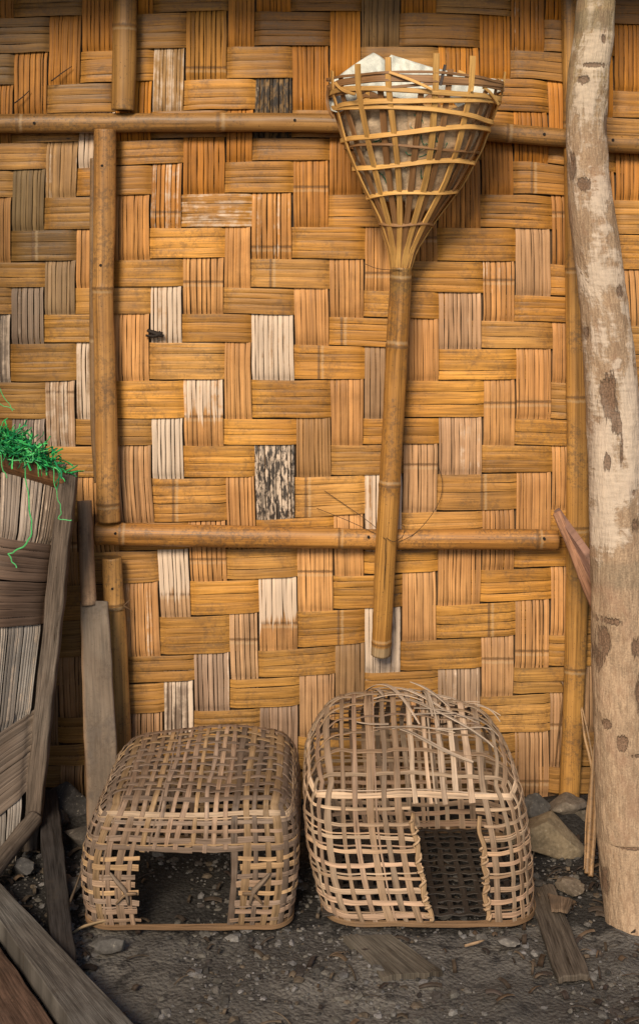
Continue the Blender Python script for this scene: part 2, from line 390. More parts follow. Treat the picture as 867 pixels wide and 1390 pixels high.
def base_v(x, y):
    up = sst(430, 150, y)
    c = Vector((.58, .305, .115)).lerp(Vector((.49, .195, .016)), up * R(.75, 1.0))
    c = c.lerp(Vector((.30, .19, .095)), sst(170, 60, x) * .5 * (1 - .5 * up))  # left slats darkened: side shade put into the colour
    c = c.lerp(Vector((.34, .225, .14)), sst(740, 1000, y) * R(.35, .8))  # lower slats: splashed dirt plus light falloff painted in
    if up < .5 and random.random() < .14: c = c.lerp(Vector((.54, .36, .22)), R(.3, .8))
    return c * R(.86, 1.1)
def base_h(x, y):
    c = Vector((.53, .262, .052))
    c = c.lerp(Vector((.29, .132, .02)), sst(400, 60, y) * R(.3, .95))  # upper bands: smoke brown, part of it painted shade
    c = c.lerp(Vector((.22, .13, .04)), sst(190, 40, x) * R(.4, .9))  # left bands carry the same painted side shade
    c = c.lerp(Vector((.28, .165, .058)), sst(720, 1000, y) * R(.4, .9))  # lower bands: dirt and painted light falloff in one tint
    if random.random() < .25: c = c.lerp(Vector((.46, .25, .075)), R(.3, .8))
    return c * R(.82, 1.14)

def weave(colx, rowy, cols, rows, mapf, bv, bh, phase, spv=(), sph=(), vw=6.6, hw=12.5, unit=3.0 / F, dep=.0042, vs_=None, hs_=None, hl=2):
    """2/2 twill of split slats: mapf(x, y, depth) -> point; returns (vertical mesh data, horizontal mesh data)"""
    mv, mh = MB(), MB()
    def run(mb, pos, b0, b1, lo, hi, cnt, conv, gap, base, fxf, node):
        w = [R(.55, 1.45) for _ in range(cnt)]; ja, jb = R(-.014, .014), R(-.014, .014); tot = sum(w); acc = 0
        for i in range(cnt):
            f0 = acc / tot; acc += w[i]; f1 = acc / tot
            sd = random.random(); dz = R(-.0008, .0008); kb = R(.84, 1.13)
            bs = tuple(c * kb for c in base)
            e0, e1 = R(-2, 2), R(-2, 2)
            L = b1 - b0
            ts = [b0 - lo, b0 - lo * .45, b0 - 2, b0 + 3, b0 + 9]
            m = max(2, int(L / 14)); ts += [b0 + 9 + (L - 18) * k / m for k in range(1, m)] + [b1 - 9, b1 - 3, b1 + 2, b1 + hi * .45, b1 + hi]
            prev = None; ph = R(0, 9)
            for t in ts:
                if t < b0 - 2 or t > b1 + 2: dp = dep
                else:
                    q = min(t - (b0 - 2), (b1 + 2) - t); dp = lerp(dep * .9, -dep, sst(0, 10, q)) - .0012 * math.sin(PI * max(0, min(1, (t - b0) / L)))
                g0, g1 = f0 + gap * .5, f1 - gap * .5
                j = nz(t * .03, ph, sd * 9) * .016 + lerp(ja, jb, max(0, min(1, (t - b0) / L)))
                row = []
                for fr, cv in ((g0, .9), (lerp(g0, g1, .2), .25), (lerp(g0, g1, .5), 0), (lerp(g0, g1, .8), .25), (g1, .9)):
                    x, y = pos(t, fr + j)
                    fx = fxf(t, i)
                    row.append(mb.add(mapf(x, y, dp + dz + cv * conv), (fr * .09 + sd, t * unit, sd * 10), bs, (fx[0], fx[1], (t - node) * unit * 10 if node is not None else 9, fx[2])))
                if prev:
                    for k in range(4): mb.f.append((prev[k], prev[k + 1], row[k + 1], row[k]))
                prev = row
    for c in cols:
        for r in rows:
            if (vs_(c, r) if vs_ else (c + r) % 4 == phase[0]):
                r1 = min(r + 2, max(rows) + 1)
                xm = .5 * (colx(c, rowy(r, 400)) + colx(c + 1, rowy(r, 400)))
                b0, b1 = rowy(r, xm), rowy(r1, xm)
                ym = .5 * (b0 + b1); xm = .5 * (colx(c, ym) + colx(c + 1, ym)); b0, b1 = rowy(r, xm), rowy(r1, xm); ym = .5 * (b0 + b1)
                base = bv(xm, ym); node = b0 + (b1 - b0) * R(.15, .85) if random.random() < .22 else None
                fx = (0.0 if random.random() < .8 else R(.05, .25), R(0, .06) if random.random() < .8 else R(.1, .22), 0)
                for s in spv:
                    if abs(s[0] - xm) < 22 and b0 - 4 < s[1] < b1 + 4 and colx(c, ym) < s[0] < colx(c + 1, ym):
                        fx = (s[2], s[3], s[6]); base = Vector(s[4]) if s[4] else base; node = s[5]
                wd = colx(c + 1, ym) - colx(c, ym)
                cnt = max(3, int(round(wd / vw + R(-.6, .6))))
                ex = [R(-.12, .12) for _ in range(cnt)]
                pos = lambda t, fr: (lerp(colx(c, t) + .8, colx(c + 1, t) - .8, fr), t)
                run(mv, pos, b0, b1, 18, 18, cnt, .0010, .115 / cnt * random.choice((.7, 1, 1.1, 1.5)), base, lambda t, i: (fx[0] + ex[i] if fx[0] > 0 else 0, fx[1], fx[2]), node)
    for r in rows:
        for c in cols:
            if (hs_(c, r) if hs_ else (c + r) % 4 == phase[1]):
                y = rowy(r, 400); xa = colx(c, y); c1 = min(c + hl, max(cols) + 1)
                ym = .5 * (rowy(r, xa) + rowy(r + 1, xa)); b0, b1 = colx(c, ym), colx(c1, ym)
                xm = .5 * (b0 + b1); ym = .5 * (rowy(r, xm) + rowy(r + 1, xm))
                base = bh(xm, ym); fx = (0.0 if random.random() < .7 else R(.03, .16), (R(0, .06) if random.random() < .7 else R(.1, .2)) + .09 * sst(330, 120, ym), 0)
                for s in sph:
                    if b0 < s[0] < b1 and rowy(r, xm) < s[1] < rowy(r + 1, xm): fx = (s[2], s[3], 0)
                hgt = rowy(r + 1, xm) - rowy(r, xm)
                cnt = max(2, int(round(hgt / hw + R(-.7, .7))))
                pos = lambda t, fr: (t, lerp(rowy(r, t) + .6, rowy(r + 1, t) - .6, fr))
                nd = b0 + (b1 - b0) * R(.1, .9) if random.random() < .10 else None
                run(mh, pos, b0, b1, 16, 16, cnt, .0008, .04 / cnt * random.choice((.5, 1, 1, 1.6)), base, lambda t, i: fx, nd)
    return mv, mh

# ------------------------------------------------------------------ wall
wall = empty('bamboo_wall', (0, WALL, 0), 'tall wall of golden woven bamboo slats with nailed bamboo poles', 'wall')
wmap = lambda x, y, d: Vector(((x - CX) * WALL / F, WALL + d, EYE - (y - HZ) * WALL / F))
mv, mh = weave(colx, rowy, list(range(-6, 26)), list(range(-15, 14)), wmap, base_v, base_h, (3, 1), SPECIAL_V, SPECIAL_H)
panel = part(mv, 'upright_slats', m_weave_v, wall)
part(mh, 'level_bands', m_weave_h, wall)
bk = MB(); x0, x1 = wmap(-290, 0, 0).x, wmap(1290, 0, 0).x
slab(bk, Vector((x0, WALL + .012, 2.15)), Vector((x1, WALL + .012, 2.15)), Vector((x1, WALL + .012, -.05)), Vector((x0, WALL + .012, -.05)), -.02 if False else .02, (.10, .06, .03), 8, 8, 0)
part(bk, 'gap_blocker', m_weave_v, wall, smooth=False)  # added dark sheet: stands for the unlit interior, blocks sky in gaps

def pole_part(name, pts, radpx, base, nodes=(), squash=.8, rough=.05, dep=2.96, **k):
    d = dep
    pp = [P(x, y, d if len(q) == 0 else q[0]) for x, y, *q in pts]
    mb = MB(); tube(mb, pp, [r * d / F for r in radpx], 18, base, nodes=nodes, squash=squash, rough=rough, **k)
    return part(mb, name, m_pole, wall)
def nail(px, py, d, host):
    mb = MB(); c = P(px, py, d); tube(mb, [c + Vector((0, .012, 0)), c - Vector((0, .0025, 0))], [.0032, .0032], 10, (.03, .025, .022), step=.004, swell=0)
    part(mb, 'nail', m_wire, host)
TAN = (.42, .225, .075); GOLD = (.45, .22, .058); BRN = (.22, .125, .05)
px2m = 3.0 / F
rail = pole_part('rail', [(-300, 170), (0, 168), (290, 166), (440, 167), (560, 172), (690, 181), (770, 188), (870, 196), (1290, 206)], [13, 13, 13, 13, 12.5, 13, 12.5, 13, 14], (.32, .175, .055), nodes=(.545, 1.0, 1.32, 1.66, 2.05), squash=.75, dep=2.967)
for x, y in ((47, 167), (400, 163), (738, 182), (831, 190)): nail(x, y, 2.951, rail)
rail2 = pole_part('rail', [(130, 724), (300, 728), (470, 731), (560, 732), (700, 732), (757, 733)], [15.5, 15, 13.5, 13.5, 14, 13], GOLD, nodes=(.078, .55, .99), squash=.8, dep=2.962)
for x, y in ((157, 724), (500, 729), (738, 731)): nail(x, y, 2.943, rail2)
up1 = pole_part('post', [(171, -130), (170, 0), (169, 80), (167, 150)], [17, 16.5, 16.5, 15.5], (.30, .165, .05), nodes=(.27,), dep=2.955, capdeep=.004)
nail(167, 82, 2.937, up1)
up2 = pole_part('post', [(143, 176), (142, 300), (140, 400), (143, 500), (146, 640), (148, 708)], [15, 15, 14, 14.5, 15.5, 16], TAN, nodes=(.36, .835), dep=2.952)
for x, y in ((139, 225), (137, 360), (142, 650)): nail(x, y, 2.934, up2)
pole_part('cane', [(127, 215), (127, 400), (128, 560), (132, 655)], [4.5, 5.5, 5.5, 4], (.20, .125, .065), nodes=(.4,), dep=2.962)
up3 = pole_part('post', [(152, 757), (154, 800), (158, 880), (162, 1000), (163, 1085)], [13.5, 14, 15.5, 16, 16], (.40, .225, .075), nodes=(.112,), dep=2.952, capdeep=.004)
nail(153, 799, 2.936, up3)
tie = MB()
for k in range(3):
    pts = [P(155 + 17.5 * math.sin(th), 821 + k * 1.6 + .8 * math.cos(th * 3), 2.952) + Vector((0, -.027 * math.cos(th), 0)) for th in [i * PI / 8 - PI / 2 for i in range(9)]]
    tube(tie, pts, [.0009] * 9, 5, (.22, .15, .08), swell=0)
for dx, dy in ((12, 8), (10, -9)): tube(tie, [P(168, 822, 2.93), P(168 + dx, 822 + dy, 2.935)], [.0008, .0006], 5, (.2, .12, .06), swell=0)
part(tie, 'lashing', m_wire, up3)
up4 = pole_part('post', [(775, -130), (775, 0), (779, 200), (782, 400), (784, 560), (783, 760), (780, 900), (772, 1083)], [14, 14, 14.5, 15.5, 16, 15.5, 15, 14], (.42, .225, .06), nodes=(.50, .83, 1.13, 1.42, 1.75), dep=2.974, squash=.6, swell=.04)
tw = MB(); tube(tw, [P(760, 925, 2.985), P(765, 935, 2.98), P(757, 1000, 2.984), P(753, 1040, 2.986)], [.0022, .0025, .0018, .0012], 6, (.20, .12, .06), swell=0)
part(tw, 'cane', m_pole, wall)

# ------------------------------------------------------------------ conical carrier basket hung on the wall
cone = empty('cone_basket', P(542, 380, 2.915), 'long bamboo pole split into a flaring cone basket, hung on the wall', 'basket')
mb = MB()
pole_pts = [P(516.5, 889, 2.950), P(524, 735, 2.925), P(531, 620, 2.922), P(537, 500, 2.920), P(542.5, 400, 2.915), P(544, 362, 2.908)]
tube(mb, pole_pts, [.0214, .0243, .0243, .0247, .0250, .0240], 24, (.40, .205, .052), nodes=(.044, .39, .70, .845), rough=.06, capdeep=.03, swell=.05,
     basef=lambda t, th: (.40, .30, .18) if t < .045 else (.36, .21, .065) if t > .93 else (.40, .205, .052))
pole = part(mb, 'pole', m_pole, cone)
crk = MB(); ribbon(crk, [P(lerp(526, 521, t) + 1.2 * nz(t * 5), lerp(672, 800, t), 2.925 - .0247) for t in [i / 14 for i in range(15)]], [Vector((0, -1, 0))] * 15, .0022, .0012, (.035, .02, .01), .3, taper=True)
part(crk, 'split_seam', m_wire, pole)
AY = [100, 130, 165, 200, 250, 300, 340, 366]
AXC = [564, 563, 562, 561, 558, 552, 546, 543.5]
AHW = [119, 117, 106, 94, 69, 38, 19, 13]
ADC = [2.775, 2.785, 2.80, 2.815, 2.845, 2.875, 2.90, 2.908]
KD = .78
def conept(y, th, k=1.0):
    """point of the cone: y is the row of the axis plane in the photo, th=0 faces the camera"""
    d = interp(AY, ADC, y); r = interp(AY, AHW, y) * d / F * k
    c = P(interp(AY, AXC, y), y, d)
    return c + Vector((r * math.sin(th), -r * KD * math.cos(th), 0)), Vector((math.sin(th), -math.cos(th) / KD, 0)).normalized()
LIGHT, DARKB = (.70, .42, .14), (.30, .165, .075)
angs = [(-72, 0, 100), (-44, 0, 97), (-18, 0, 91), (12, 0, 87), (37, 0, 88), (86, 0, 98), (-58, 1, 109), (-29, 1, 128), (-2, 1, 132), (21, 1, 106), (51, 1, 130), (66, 1, 112), (-88, 1, 112)]
angs += [(a, i % 2, R(104, 120)) for i, a in enumerate((103, 122, 140, 158, 177, 196, 215, 233, 252))]
for a, dk, ytop in angs:
    m = MB(); th = math.radians(a); sd = random.random(); pts = []; ns = []
    for i in range(27):
        t = i / 26; y = lerp(366, ytop, t)
        p, n_ = conept(y, th + .05 * math.sin(t * 4 + sd * 6) * t, 1 + .012 * math.sin(t * 9 + a) + (.006 if dk == 0 else -.02))
        pts.append(p); ns.append(n_)
    b = LIGHT if not dk else DARKB
    ribbon(m, pts, ns, R(.0125, .0142) if not dk else R(.0125, .0150), .003, (lambda k_: tuple(c * k_ for c in b))(R(.85, 1.1)), sd, .12)
    part(m, 'splint', m_splint, cone, sharp=40)
hoops = [(119, .016, DARKB, 1.0, 0), (112, .006, DARKB, 1.005, .02), (128, .006, DARKB, 1.0, -.03), (205, .006, DARKB, .99, .03), (134, .0115, LIGHT, 1.012, .035), (146, .0115, LIGHT, 1.012, -.02), (158, .0105, LIGHT, 1.015, .06), (185, .0112, LIGHT, 1.012, -.05), (226, .0110, LIGHT, 1.012, -.03), (264, .0100, LIGHT, 1.015, -.02), (305, .0080, DARKB, 1.03, 0)]
for y, w, b, k, tilt in hoops:
    m = MB(); pts = []; ns = []; sd = random.random(); N = 72
    for i in range(N + 1):
        th = 2 * PI * i / N + sd * 6.28; yy = y + tilt * 160 * math.sin(th) + 1.5 * math.sin(3 * th + sd * 9)
        p, n_ = conept(yy, th, k + .014 * math.sin(11 * th)); pts.append(p); ns.append(n_)
    ribbon(m, pts, ns, w, .0025, (lambda k_: tuple(c * k_ for c in b))(R(.85, 1.08)), sd, .15)
    part(m, 'hoop', m_splint, cone, sharp=40)
# strips folded over at the mouth
for (xa, ya), (xb, yb), (xc, yc), b in (((528, 98), (556, 108), (585, 121), LIGHT), ((622, 97), (634, 105), (640, 124), LIGHT), ((455, 112), (465, 122), (482, 128), LIGHT), ((604, 88), (601, 100), (597, 116), (.05, .035, .03)),
                                        ((446, 118), (444, 140), (452, 160), DARKB), ((655, 118), (667, 128), (676, 142), LIGHT)):
    m = MB(); dd = lambda x: 2.785 - .150 * math.sqrt(max(0, 1 - ((x - 563) / 121) ** 2)) - .004
    A, B_, C = P(xa, ya, dd(xa)), P(xb, yb, dd(xb)), P(xc, yc, dd(xc)); pts = []
    for i in range(13):
        t = i / 12; pts.append(A * (1 - t) ** 2 + (2 * B_ - (A + C) * .5) * 2 * t * (1 - t) + C * t * t)
    ribbon(m, pts, [Vector(((p.x - .205) * 2, -1, 0)).normalized() for p in pts], .0065, .002, b, random.random(), .2)
    part(m, 'folded_strip', m_splint, cone, sharp=40)
m = MB()
for k in range(3):
    pts = [conept(361 + k * 1.2, 2 * PI * i / 24, 1.05)[0] for i in range(25)]; tube(m, pts, [.0008] * 25, 5, (.03, .025, .02), swell=0)
pts = [P(495, 358, 2.93), P(510, 364, 2.92), P(525, 366, 2.895), P(545, 366.5, 2.88)]; tube(m, pts, [.0007] * 4, 5, (.03, .025, .02), swell=0)
part(m, 'binding_wire', m_wire, cone)

# what is kept in it: a brown card liner and a pale crumpled sheet
def liner(rows_y, k, a0, a1, edge, crump, base, seedv, nu=60, nv=28):
    m = MB(); ids = []
    for j in range(nv + 1):
        row = []
        for i in range(nu + 1):
            a = lerp(a0, a1, i / nu); y = lerp(rows_y[0], edge(a), j / nv)
            kk = k + crump * nz(a * 3.1 + seedv, y * .045, seedv) + crump * .6 * nz(a * 9 + seedv, y * .11, seedv)
            p, n_ = conept(max(y, 60), a, kk)
            row.append(m.add(p, (a * .15, y * .0016, seedv), base))
        ids.append(row)
    for j in range(nv):
        for i in range(nu): m.f.append((ids[j][i], ids[j][i + 1], ids[j + 1][i + 1], ids[j + 1][i]))
    return m
m = liner((288, 150), .92, -.15, 1.9, lambda a: 150 + 8 * math.sin(a * 5), .035, (.62, .46, .30), 3.1)
solo(m, 'card_liner', m_card, P(560, 220, 2.8), 'rolled piece of ribbed brown card lining the cone basket', 'card').modifiers.new('thick', 'SOLIDIFY').thickness = .002
m = liner((275, 140), .89, -1.75, -.1, lambda a: 146 + 7 * math.sin(a * 6 + 1), .08, (.58, .48, .36), 8.7)
sack = solo(m, 'folded_sacking', m_card, P(520, 200, 2.8), 'grey brown crumpled sacking with green threads stuffed in the cone basket', 'sacking'); sack.modifiers.new('thick', 'SOLIDIFY').thickness = .002
m = MB(); TX = [440, 446, 478, 506, 516, 524, 530, 556, 585, 630, 662, 680, 690]; TYY = [128, 113, 89, 71, 76, 83, 74, 82, 91, 101, 106, 108, 112]
ids = []; nu, nv = 90, 22
for j in range(nv + 1):
    row = []
    for i in range(nu + 1):
        x = lerp(446, 684, i / nu); yt = interp(TX, TYY, x); t = j / nv
        y = lerp(yt, 138 + 14 * math.sin(x * .07 + 1), t)
        q = (x - 563) / 121; dpt = math.sqrt(max(0, 1 - q * q))
        d = 2.80 - .05 * dpt + .03 * (1 - t) * dpt + .022 * nz(x * .035, y * .03, 2.2) + .012 * nz(x * .09, y * .07, 5.2) - .04 * t * dpt
        row.append(m.add(P(x, y, d), (x * .0016, y * .0016, 1.7), (.66, .68, .62)))
    ids.append(row)
for j in range(nv):
    for i in range(nu): m.f.append((ids[j][i], ids[j + 1][i], ids[j + 1][i + 1], ids[j][i + 1]))
solo(m, 'plastic_sheet', m_sheet, P(560, 120, 2.79), 'pale crumpled plastic sheet rising above the rim of the cone basket', 'plastic sheet').modifiers.new('thick', 'SOLIDIFY').thickness = .0015
for k in range(9):
    m = MB(); pts = []; th0 = R(-1.0, .1); yy = R(155, 235)
    for i in range(9): pts.append(conept(yy + i * R(2, 6) * (1 if k % 2 else -.4), th0 + .05 * i + R(-.03, .03), .93)[0])
    tube(m, pts, [.0009] * 9, 4, (.02, .16, .10), swell=0)
    part(m, 'thread', m_twine, sack)

# tie wires that hold the pole against the lower rail
m = MB()
for pts in ([(440, 666), (475, 690), (505, 712), (528, 733), (536, 735)], [(430, 690), (470, 706), (505, 722), (522, 731)], [(536, 735), (546, 728), (549, 716), (544, 712)], [(540, 736), (560, 726), (580, 706), (596, 680), (600, 655), (594, 632)]):
    pp = []
    for x, y in pts: pp.append(P(x, y, 2.892 if 506 < x < 542 else 2.945 if y > 700 else 2.985))
    tube(m, pp, [.0007] * len(pp), 5, (.05, .035, .025), swell=0)
solo(m, 'tie_wire', m_wire, P(530, 720, 2.9), 'thin dark wire tying the cone basket pole to the lower rail', 'wire')
m = MB()
for pts in ([(200, 448), (210, 452), (222, 456)], [(198, 455), (212, 456), (221, 451)], [(205, 458), (214, 454), (218, 450)]):
    tube(m, [P(x, y, 2.984) for x, y in pts], [.003, .005, .0025], 7, (.03, .022, .018), rough=.5, swell=0)
solo(m, 'dry_leaf', m_wire, P(210, 453, 2.985), 'small blackened shrivelled leaf stuck on the woven wall', 'leaf')
for k, (pts, lab) in enumerate((([(70, 110), (86, 98), (98, 90)], 'thin dark stalk poking from the wall near the top left corner'), ([(20, 140), (32, 131), (41, 122)], 'thin dark stalk poking from the wall just above the upper rail'))):
    m = MB(); tube(m, [P(x, y, 2.978 + .004 * i) for i, (x, y) in enumerate(pts)], [.0016, .0014, .0008], 6, (.05, .03, .02), swell=0)
    solo(m, 'stalk', m_wire, P(*pts[0], 2.98), lab, 'stalk')

# ------------------------------------------------------------------ chicken baskets
def make_basket(name, label, cx, yfront, a, b, h, rt, rv, deform, xs, ys, zs, wv, wr, door, cols, top_grey, e=.0016, seed=1, lean=0, drop=0.0):
    rnd = random.Random(seed)
    root = empty(name, (cx, yfront + b, 0), label, 'basket', 'chicken baskets')
    def surf(p):
        """box point -> rounded, deformed surface and its normal"""
        x, y, z = p
        q = Vector((max(-a + rv, min(a - rv, x)), max(-b + rv, min(b - rv, y)), min(h - rt, z)))
        dlt = Vector((x, y, z)) - q
        if dlt.length < 1e-6: dlt = Vector((0, 0, 1))
        n_ = dlt.normalized()
        rr = lerp(rv, rt, abs(n_.z))
        hv = Vector((n_.x * rv, n_.y * rv, n_.z * rt))
        return deform(q + hv), n_
    def phase(lst, t):
        if t <= lst[0]: return (t - lst[0]) / (lst[1] - lst[0])
        for i in range(1, len(lst)):
            if t <= lst[i]: return i - 1 + (t - lst[i - 1]) / (lst[i] - lst[i - 1])
        return len(lst) - 1 + (t - lst[-1]) / (lst[-1] - lst[-2])
    step = .0055
    m = MB()
    def emit(path, w, idx, base, jit):
        """path: list of (box point, phase or None=cut)"""
        cur = []; sd = rnd.random()
        def flush():
            nonlocal cur
            if len(cur) > 3:
                ribbon(m, [c[0] for c in cur], [c[1] for c in cur], w, .0011, cur[0][2], rnd.random(), .30)
            cur = []
        for k, (p, ph) in enumerate(path):
            if ph is None: flush(); continue
            wobx = jit * nz(k * .045, sd * 50, idx)
            pp = Vector(p)
            if abs(p[0] * 1.0) <= a * 1.001 and path_axis == 'A': pp.x += wobx
            elif path_axis == 'B': pp.y += wobx
            else: pp.z += wobx
            s_, n_ = surf(pp)
            g = max(0, n_.z) * top_grey  # weathered grey on upward faces, paled further to carry skylight
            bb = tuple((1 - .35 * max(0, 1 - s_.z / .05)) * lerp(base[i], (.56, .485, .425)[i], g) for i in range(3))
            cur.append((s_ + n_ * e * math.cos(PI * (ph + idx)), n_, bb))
        flush()
    def col():
        kk = rnd.uniform(.8, 1.15); return tuple(c * kk for c in rnd.choice(cols))
    indoor = lambda x, z: door[0] < x < door[1] and door[2] < z < door[3]
    nb = lambda l: max(2, int(l / step))
    path_axis = 'A'
    for i, x in enumerate(xs):
        path = []; tail = rnd.uniform(-.004, .008)
        for k in range(nb(h) + 1):
            z = h * k / nb(h); path.append(((x, -b, z), None if indoor(x, z + tail) else phase(zs, z)))
        for k in range(1, nb(2 * b)): path.append(((x, -b + 2 * b * k / nb(2 * b), h), len(zs) + phase(ys, -b + 2 * b * k / nb(2 * b))))
        for k in range(nb(h) + 1):
            z = h - h * k / nb(h); path.append(((x, b, z), phase(zs, z)))
        emit(path, wv * rnd.uniform(.65, 1.2), i, col(), .0045)
        if rnd.random() < .12:   # a second thin strip beside
            emit([((p[0][0] + wv * 1.0, p[0][1], p[0][2]), p[1]) for p in path], wv * .35, i, col(), .004)
    path_axis = 'B'
    for i, y in enumerate(ys):
        path = []
        for k in range(nb(h) + 1): path.append(((-a, y, h * k / nb(h)), phase(zs, h * k / nb(h))))
        for k in range(1, nb(2 * a)):
            x = -a + 2 * a * k / nb(2 * a); path.append(((x, y, h), len(zs) + phase(xs, x) + 1))
        for k in range(nb(h) + 1): path.append(((a, y, h - h * k / nb(h)), phase(zs, h - h * k / nb(h))))
        emit(path, wv * rnd.uniform(.65, 1.2), i, col(), .0045)
    path_axis = 'C'
    for j, z in enumerate(zs):
        path = []; tl, tr_ = rnd.uniform(-.004, .006), rnd.uniform(-.004, .006)
        n1, n2 = nb(2 * a), nb(2 * b)
        front = [((-a + 2 * a * k / n1, -b, z)) for k in range(n1 + 1)]
        right = [((a, -b + 2 * b * k / n2, z)) for k in range(1, n2)]
        back = [((a - 2 * a * k / n1, b, z)) for k in range(n1 + 1)]
        left = [((-a, b - 2 * b * k / n2, z)) for k in range(1, n2 + 1)]
        c0 = col()
        dl, dr = door[0] + tl, door[1] + tr_
        def ph_of(p, axis): return phase(xs, p[0]) + 1 if axis == 'x' else phase(ys, p[1])
        seq = [(p, 'x') for p in front if p[0] > dr] + [(p, 'y') for p in right] + [(p, 'x') for p in back] + [(p, 'y') for p in left] + [(p, 'x') for p in front if p[0] < dl]
        if not (door[2] < z < door[3]): seq = [(p, 'x') for p in front if p[0] >= 0] + [(p, 'y') for p in right] + [(p, 'x') for p in back] + [(p, 'y') for p in left] + [(p, 'x') for p in front if p[0] <= 0.0]
        emit([(p, ph_of(p, ax)) for p, ax in seq], wr * rnd.uniform(.65, 1.2), j, c0, .0045)
        if rnd.random() < .3: emit([((p[0], p[1], p[2] + wr * .85), ph_of(p, ax)) for p, ax in seq], wr * .3, j, col(), .004)
    part(m, 'woven_shell', m_strip, root, sharp=40)
    rim = MB()
    for k in range(2):
        pts, ns = [], []
        n1, n2 = 40, 36
        for p in [(-a + 2 * a * k / n1, -b, .004) for k in range(n1)] + [(a, -b + 2 * b * k / n2, .004) for k in range(n2)] + [(a - 2 * a * k / n1, b, .004) for k in range(n1)] + [(-a, b - 2 * b * k / n2, .004) for k in range(n2 + 1)]:
            s_, n_ = surf((p[0], p[1], p[2] + .002 * nz(p[0] * 20, p[1] * 20, k))); pts.append(s_ + n_ * (.003 if k else -.003)); ns.append(n_)
        ribbon(rim, pts, ns, .009, .0022, (.22, .14, .08), .3 + k, .25)
    part(rim, 'rim', m_strip, root, sharp=40)
    return root, surf
def shift(root, fn): return fn

# left one: low, dense
rnd = random.Random(3)
cxa, yfa, aa, ba, ha = -.240, 2.42, .193, .185, .240
def def1(p):
    x, y, z = p; t = z / ha
    bul = 1 + .045 * math.sin(PI * min(1, t * 1.1)) - .055 * t * t
    x *= bul; y *= 1 + .02 * math.sin(PI * t)
    x += .016 * t - .006 - (.012 * math.sin(PI * t) if x < 0 else 0)
    z += .010 * math.sin(x * 9 + 1) * t * sst(-.1, .1, y) + .006 * nz(x * 9, y * 9, 4) * t + .012 * t * sst(-.15, .15, y) * (1 - (x / aa) ** 2)
    return Vector((cxa + x, yfa + ba + y, z))
xs1 = [-.178 + .356 * i / 18 + rnd.uniform(-.0015, .0015) for i in range(19)]
ys1 = [-.162 + .324 * i / 12 + rnd.uniform(-.002, .002) for i in range(13)]
zs1 = [.016 + .0168 * i + rnd.uniform(-.0015, .0015) for i in range(13)]
C1 = [(.36, .255, .19), (.40, .285, .205), (.32, .24, .19), (.45, .31, .18), (.27, .205, .165)]
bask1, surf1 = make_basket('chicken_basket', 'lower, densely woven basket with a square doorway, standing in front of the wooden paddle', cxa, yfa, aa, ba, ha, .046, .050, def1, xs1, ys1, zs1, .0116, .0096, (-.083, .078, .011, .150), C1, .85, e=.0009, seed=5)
for (x, z), sg in (((-.105, .075), 1), ((.115, .075), -1)):
    t_ = MB(); s_, n_ = surf1((x, -ba, z))
    f_ = lambda u, v: surf1((x + u, -ba, z + v))[0] - Vector((0, .007, 0))
    tube(t_, [f_(-.028 * sg, .034), f_(-.014 * sg, .016), f_(0, -.002), f_(.004 * sg, -.026)], [.0016, .0042, .0044, .0018], 8, (.23, .18, .14), rough=.4, swell=0)
    tube(t_, [f_(.020 * sg, -.004), f_(0, -.006), f_(-.018 * sg, -.024)], [.0028, .0036, .002], 8, (.20, .14, .09), rough=.4, swell=0)
    part(t_, 'door_tie', m_strip, bask1)
lt = MB(); A = surf1((-.17, -ba, .012))[0]; tube(lt, [A + Vector((.02, -.004, .004)), A + Vector((-.02, -.012, -.003)), A + Vector((-.042, -.02, -.012))], [.0022, .0028, .0016], 7, (.30, .22, .13), rough=.3, swell=0); part(lt, 'loose_strip', m_strip, bask1)

# right one: taller, open weave, broken at the top
rnd = random.Random(11)
cxb, yfb, ab_, bb_, hb = .190, 2.43, .212, .20, .250
def def2(p):
    x, y, z = p; t = z / hb
    x *= 1 + .03 * math.sin(PI * min(1, t)) - .03 * t * t; y *= 1 - .05 * t
    x += -.012 * t + (.010 * (1 - t) if x > 0 else .030 * max(0, 1 - t * 1.25) ** 1.6)
    y += .03 * t * t
    z += t * t * (.118 * math.exp(-((y - .0) / .125) ** 2) * (1 - .42 * min(1.3, abs(x + .04) / .21) ** 2.2) + .010 * nz(x * 8, y * 8, 7))
    y += .006 * nz(x * 7, z * 9, 2); x += .004 * nz(y * 9, z * 9, 12)
    return Vector((cxb + x, yfb + bb_ + y, z))
xs2 = [-.196 + .392 * i / 14 + rnd.uniform(-.004, .004) for i in range(15)]
ys2 = [-.18 + .36 * i / 12 + rnd.uniform(-.004, .004) for i in range(13)]
zs2 = [.018 + .0222 * i + rnd.uniform(-.003, .003) for i in range(10)]
C2 = [(.49, .34, .245), (.48, .335, .225), (.56, .40, .26), (.44, .325, .235), (.50, .38, .275)]
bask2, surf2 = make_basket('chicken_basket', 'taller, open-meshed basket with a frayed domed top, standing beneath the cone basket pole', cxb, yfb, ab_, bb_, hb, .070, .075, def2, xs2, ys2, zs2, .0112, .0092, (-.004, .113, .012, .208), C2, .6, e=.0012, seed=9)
fl = MB(); rnd = random.Random(31)
for i in range(13):
    x = -.18 + .36 * i / 12; ribbon(fl, [Vector((cxb + x + .004 * nz(k * .3, i), yfb + .02 + .36 * k / 20, .012 + .0015 * math.cos(PI * (k + i)))) for k in range(21)], [Vector((0, 0, 1))] * 21, .012, .0012, (.045, .038, .034), rnd.random(), .3)
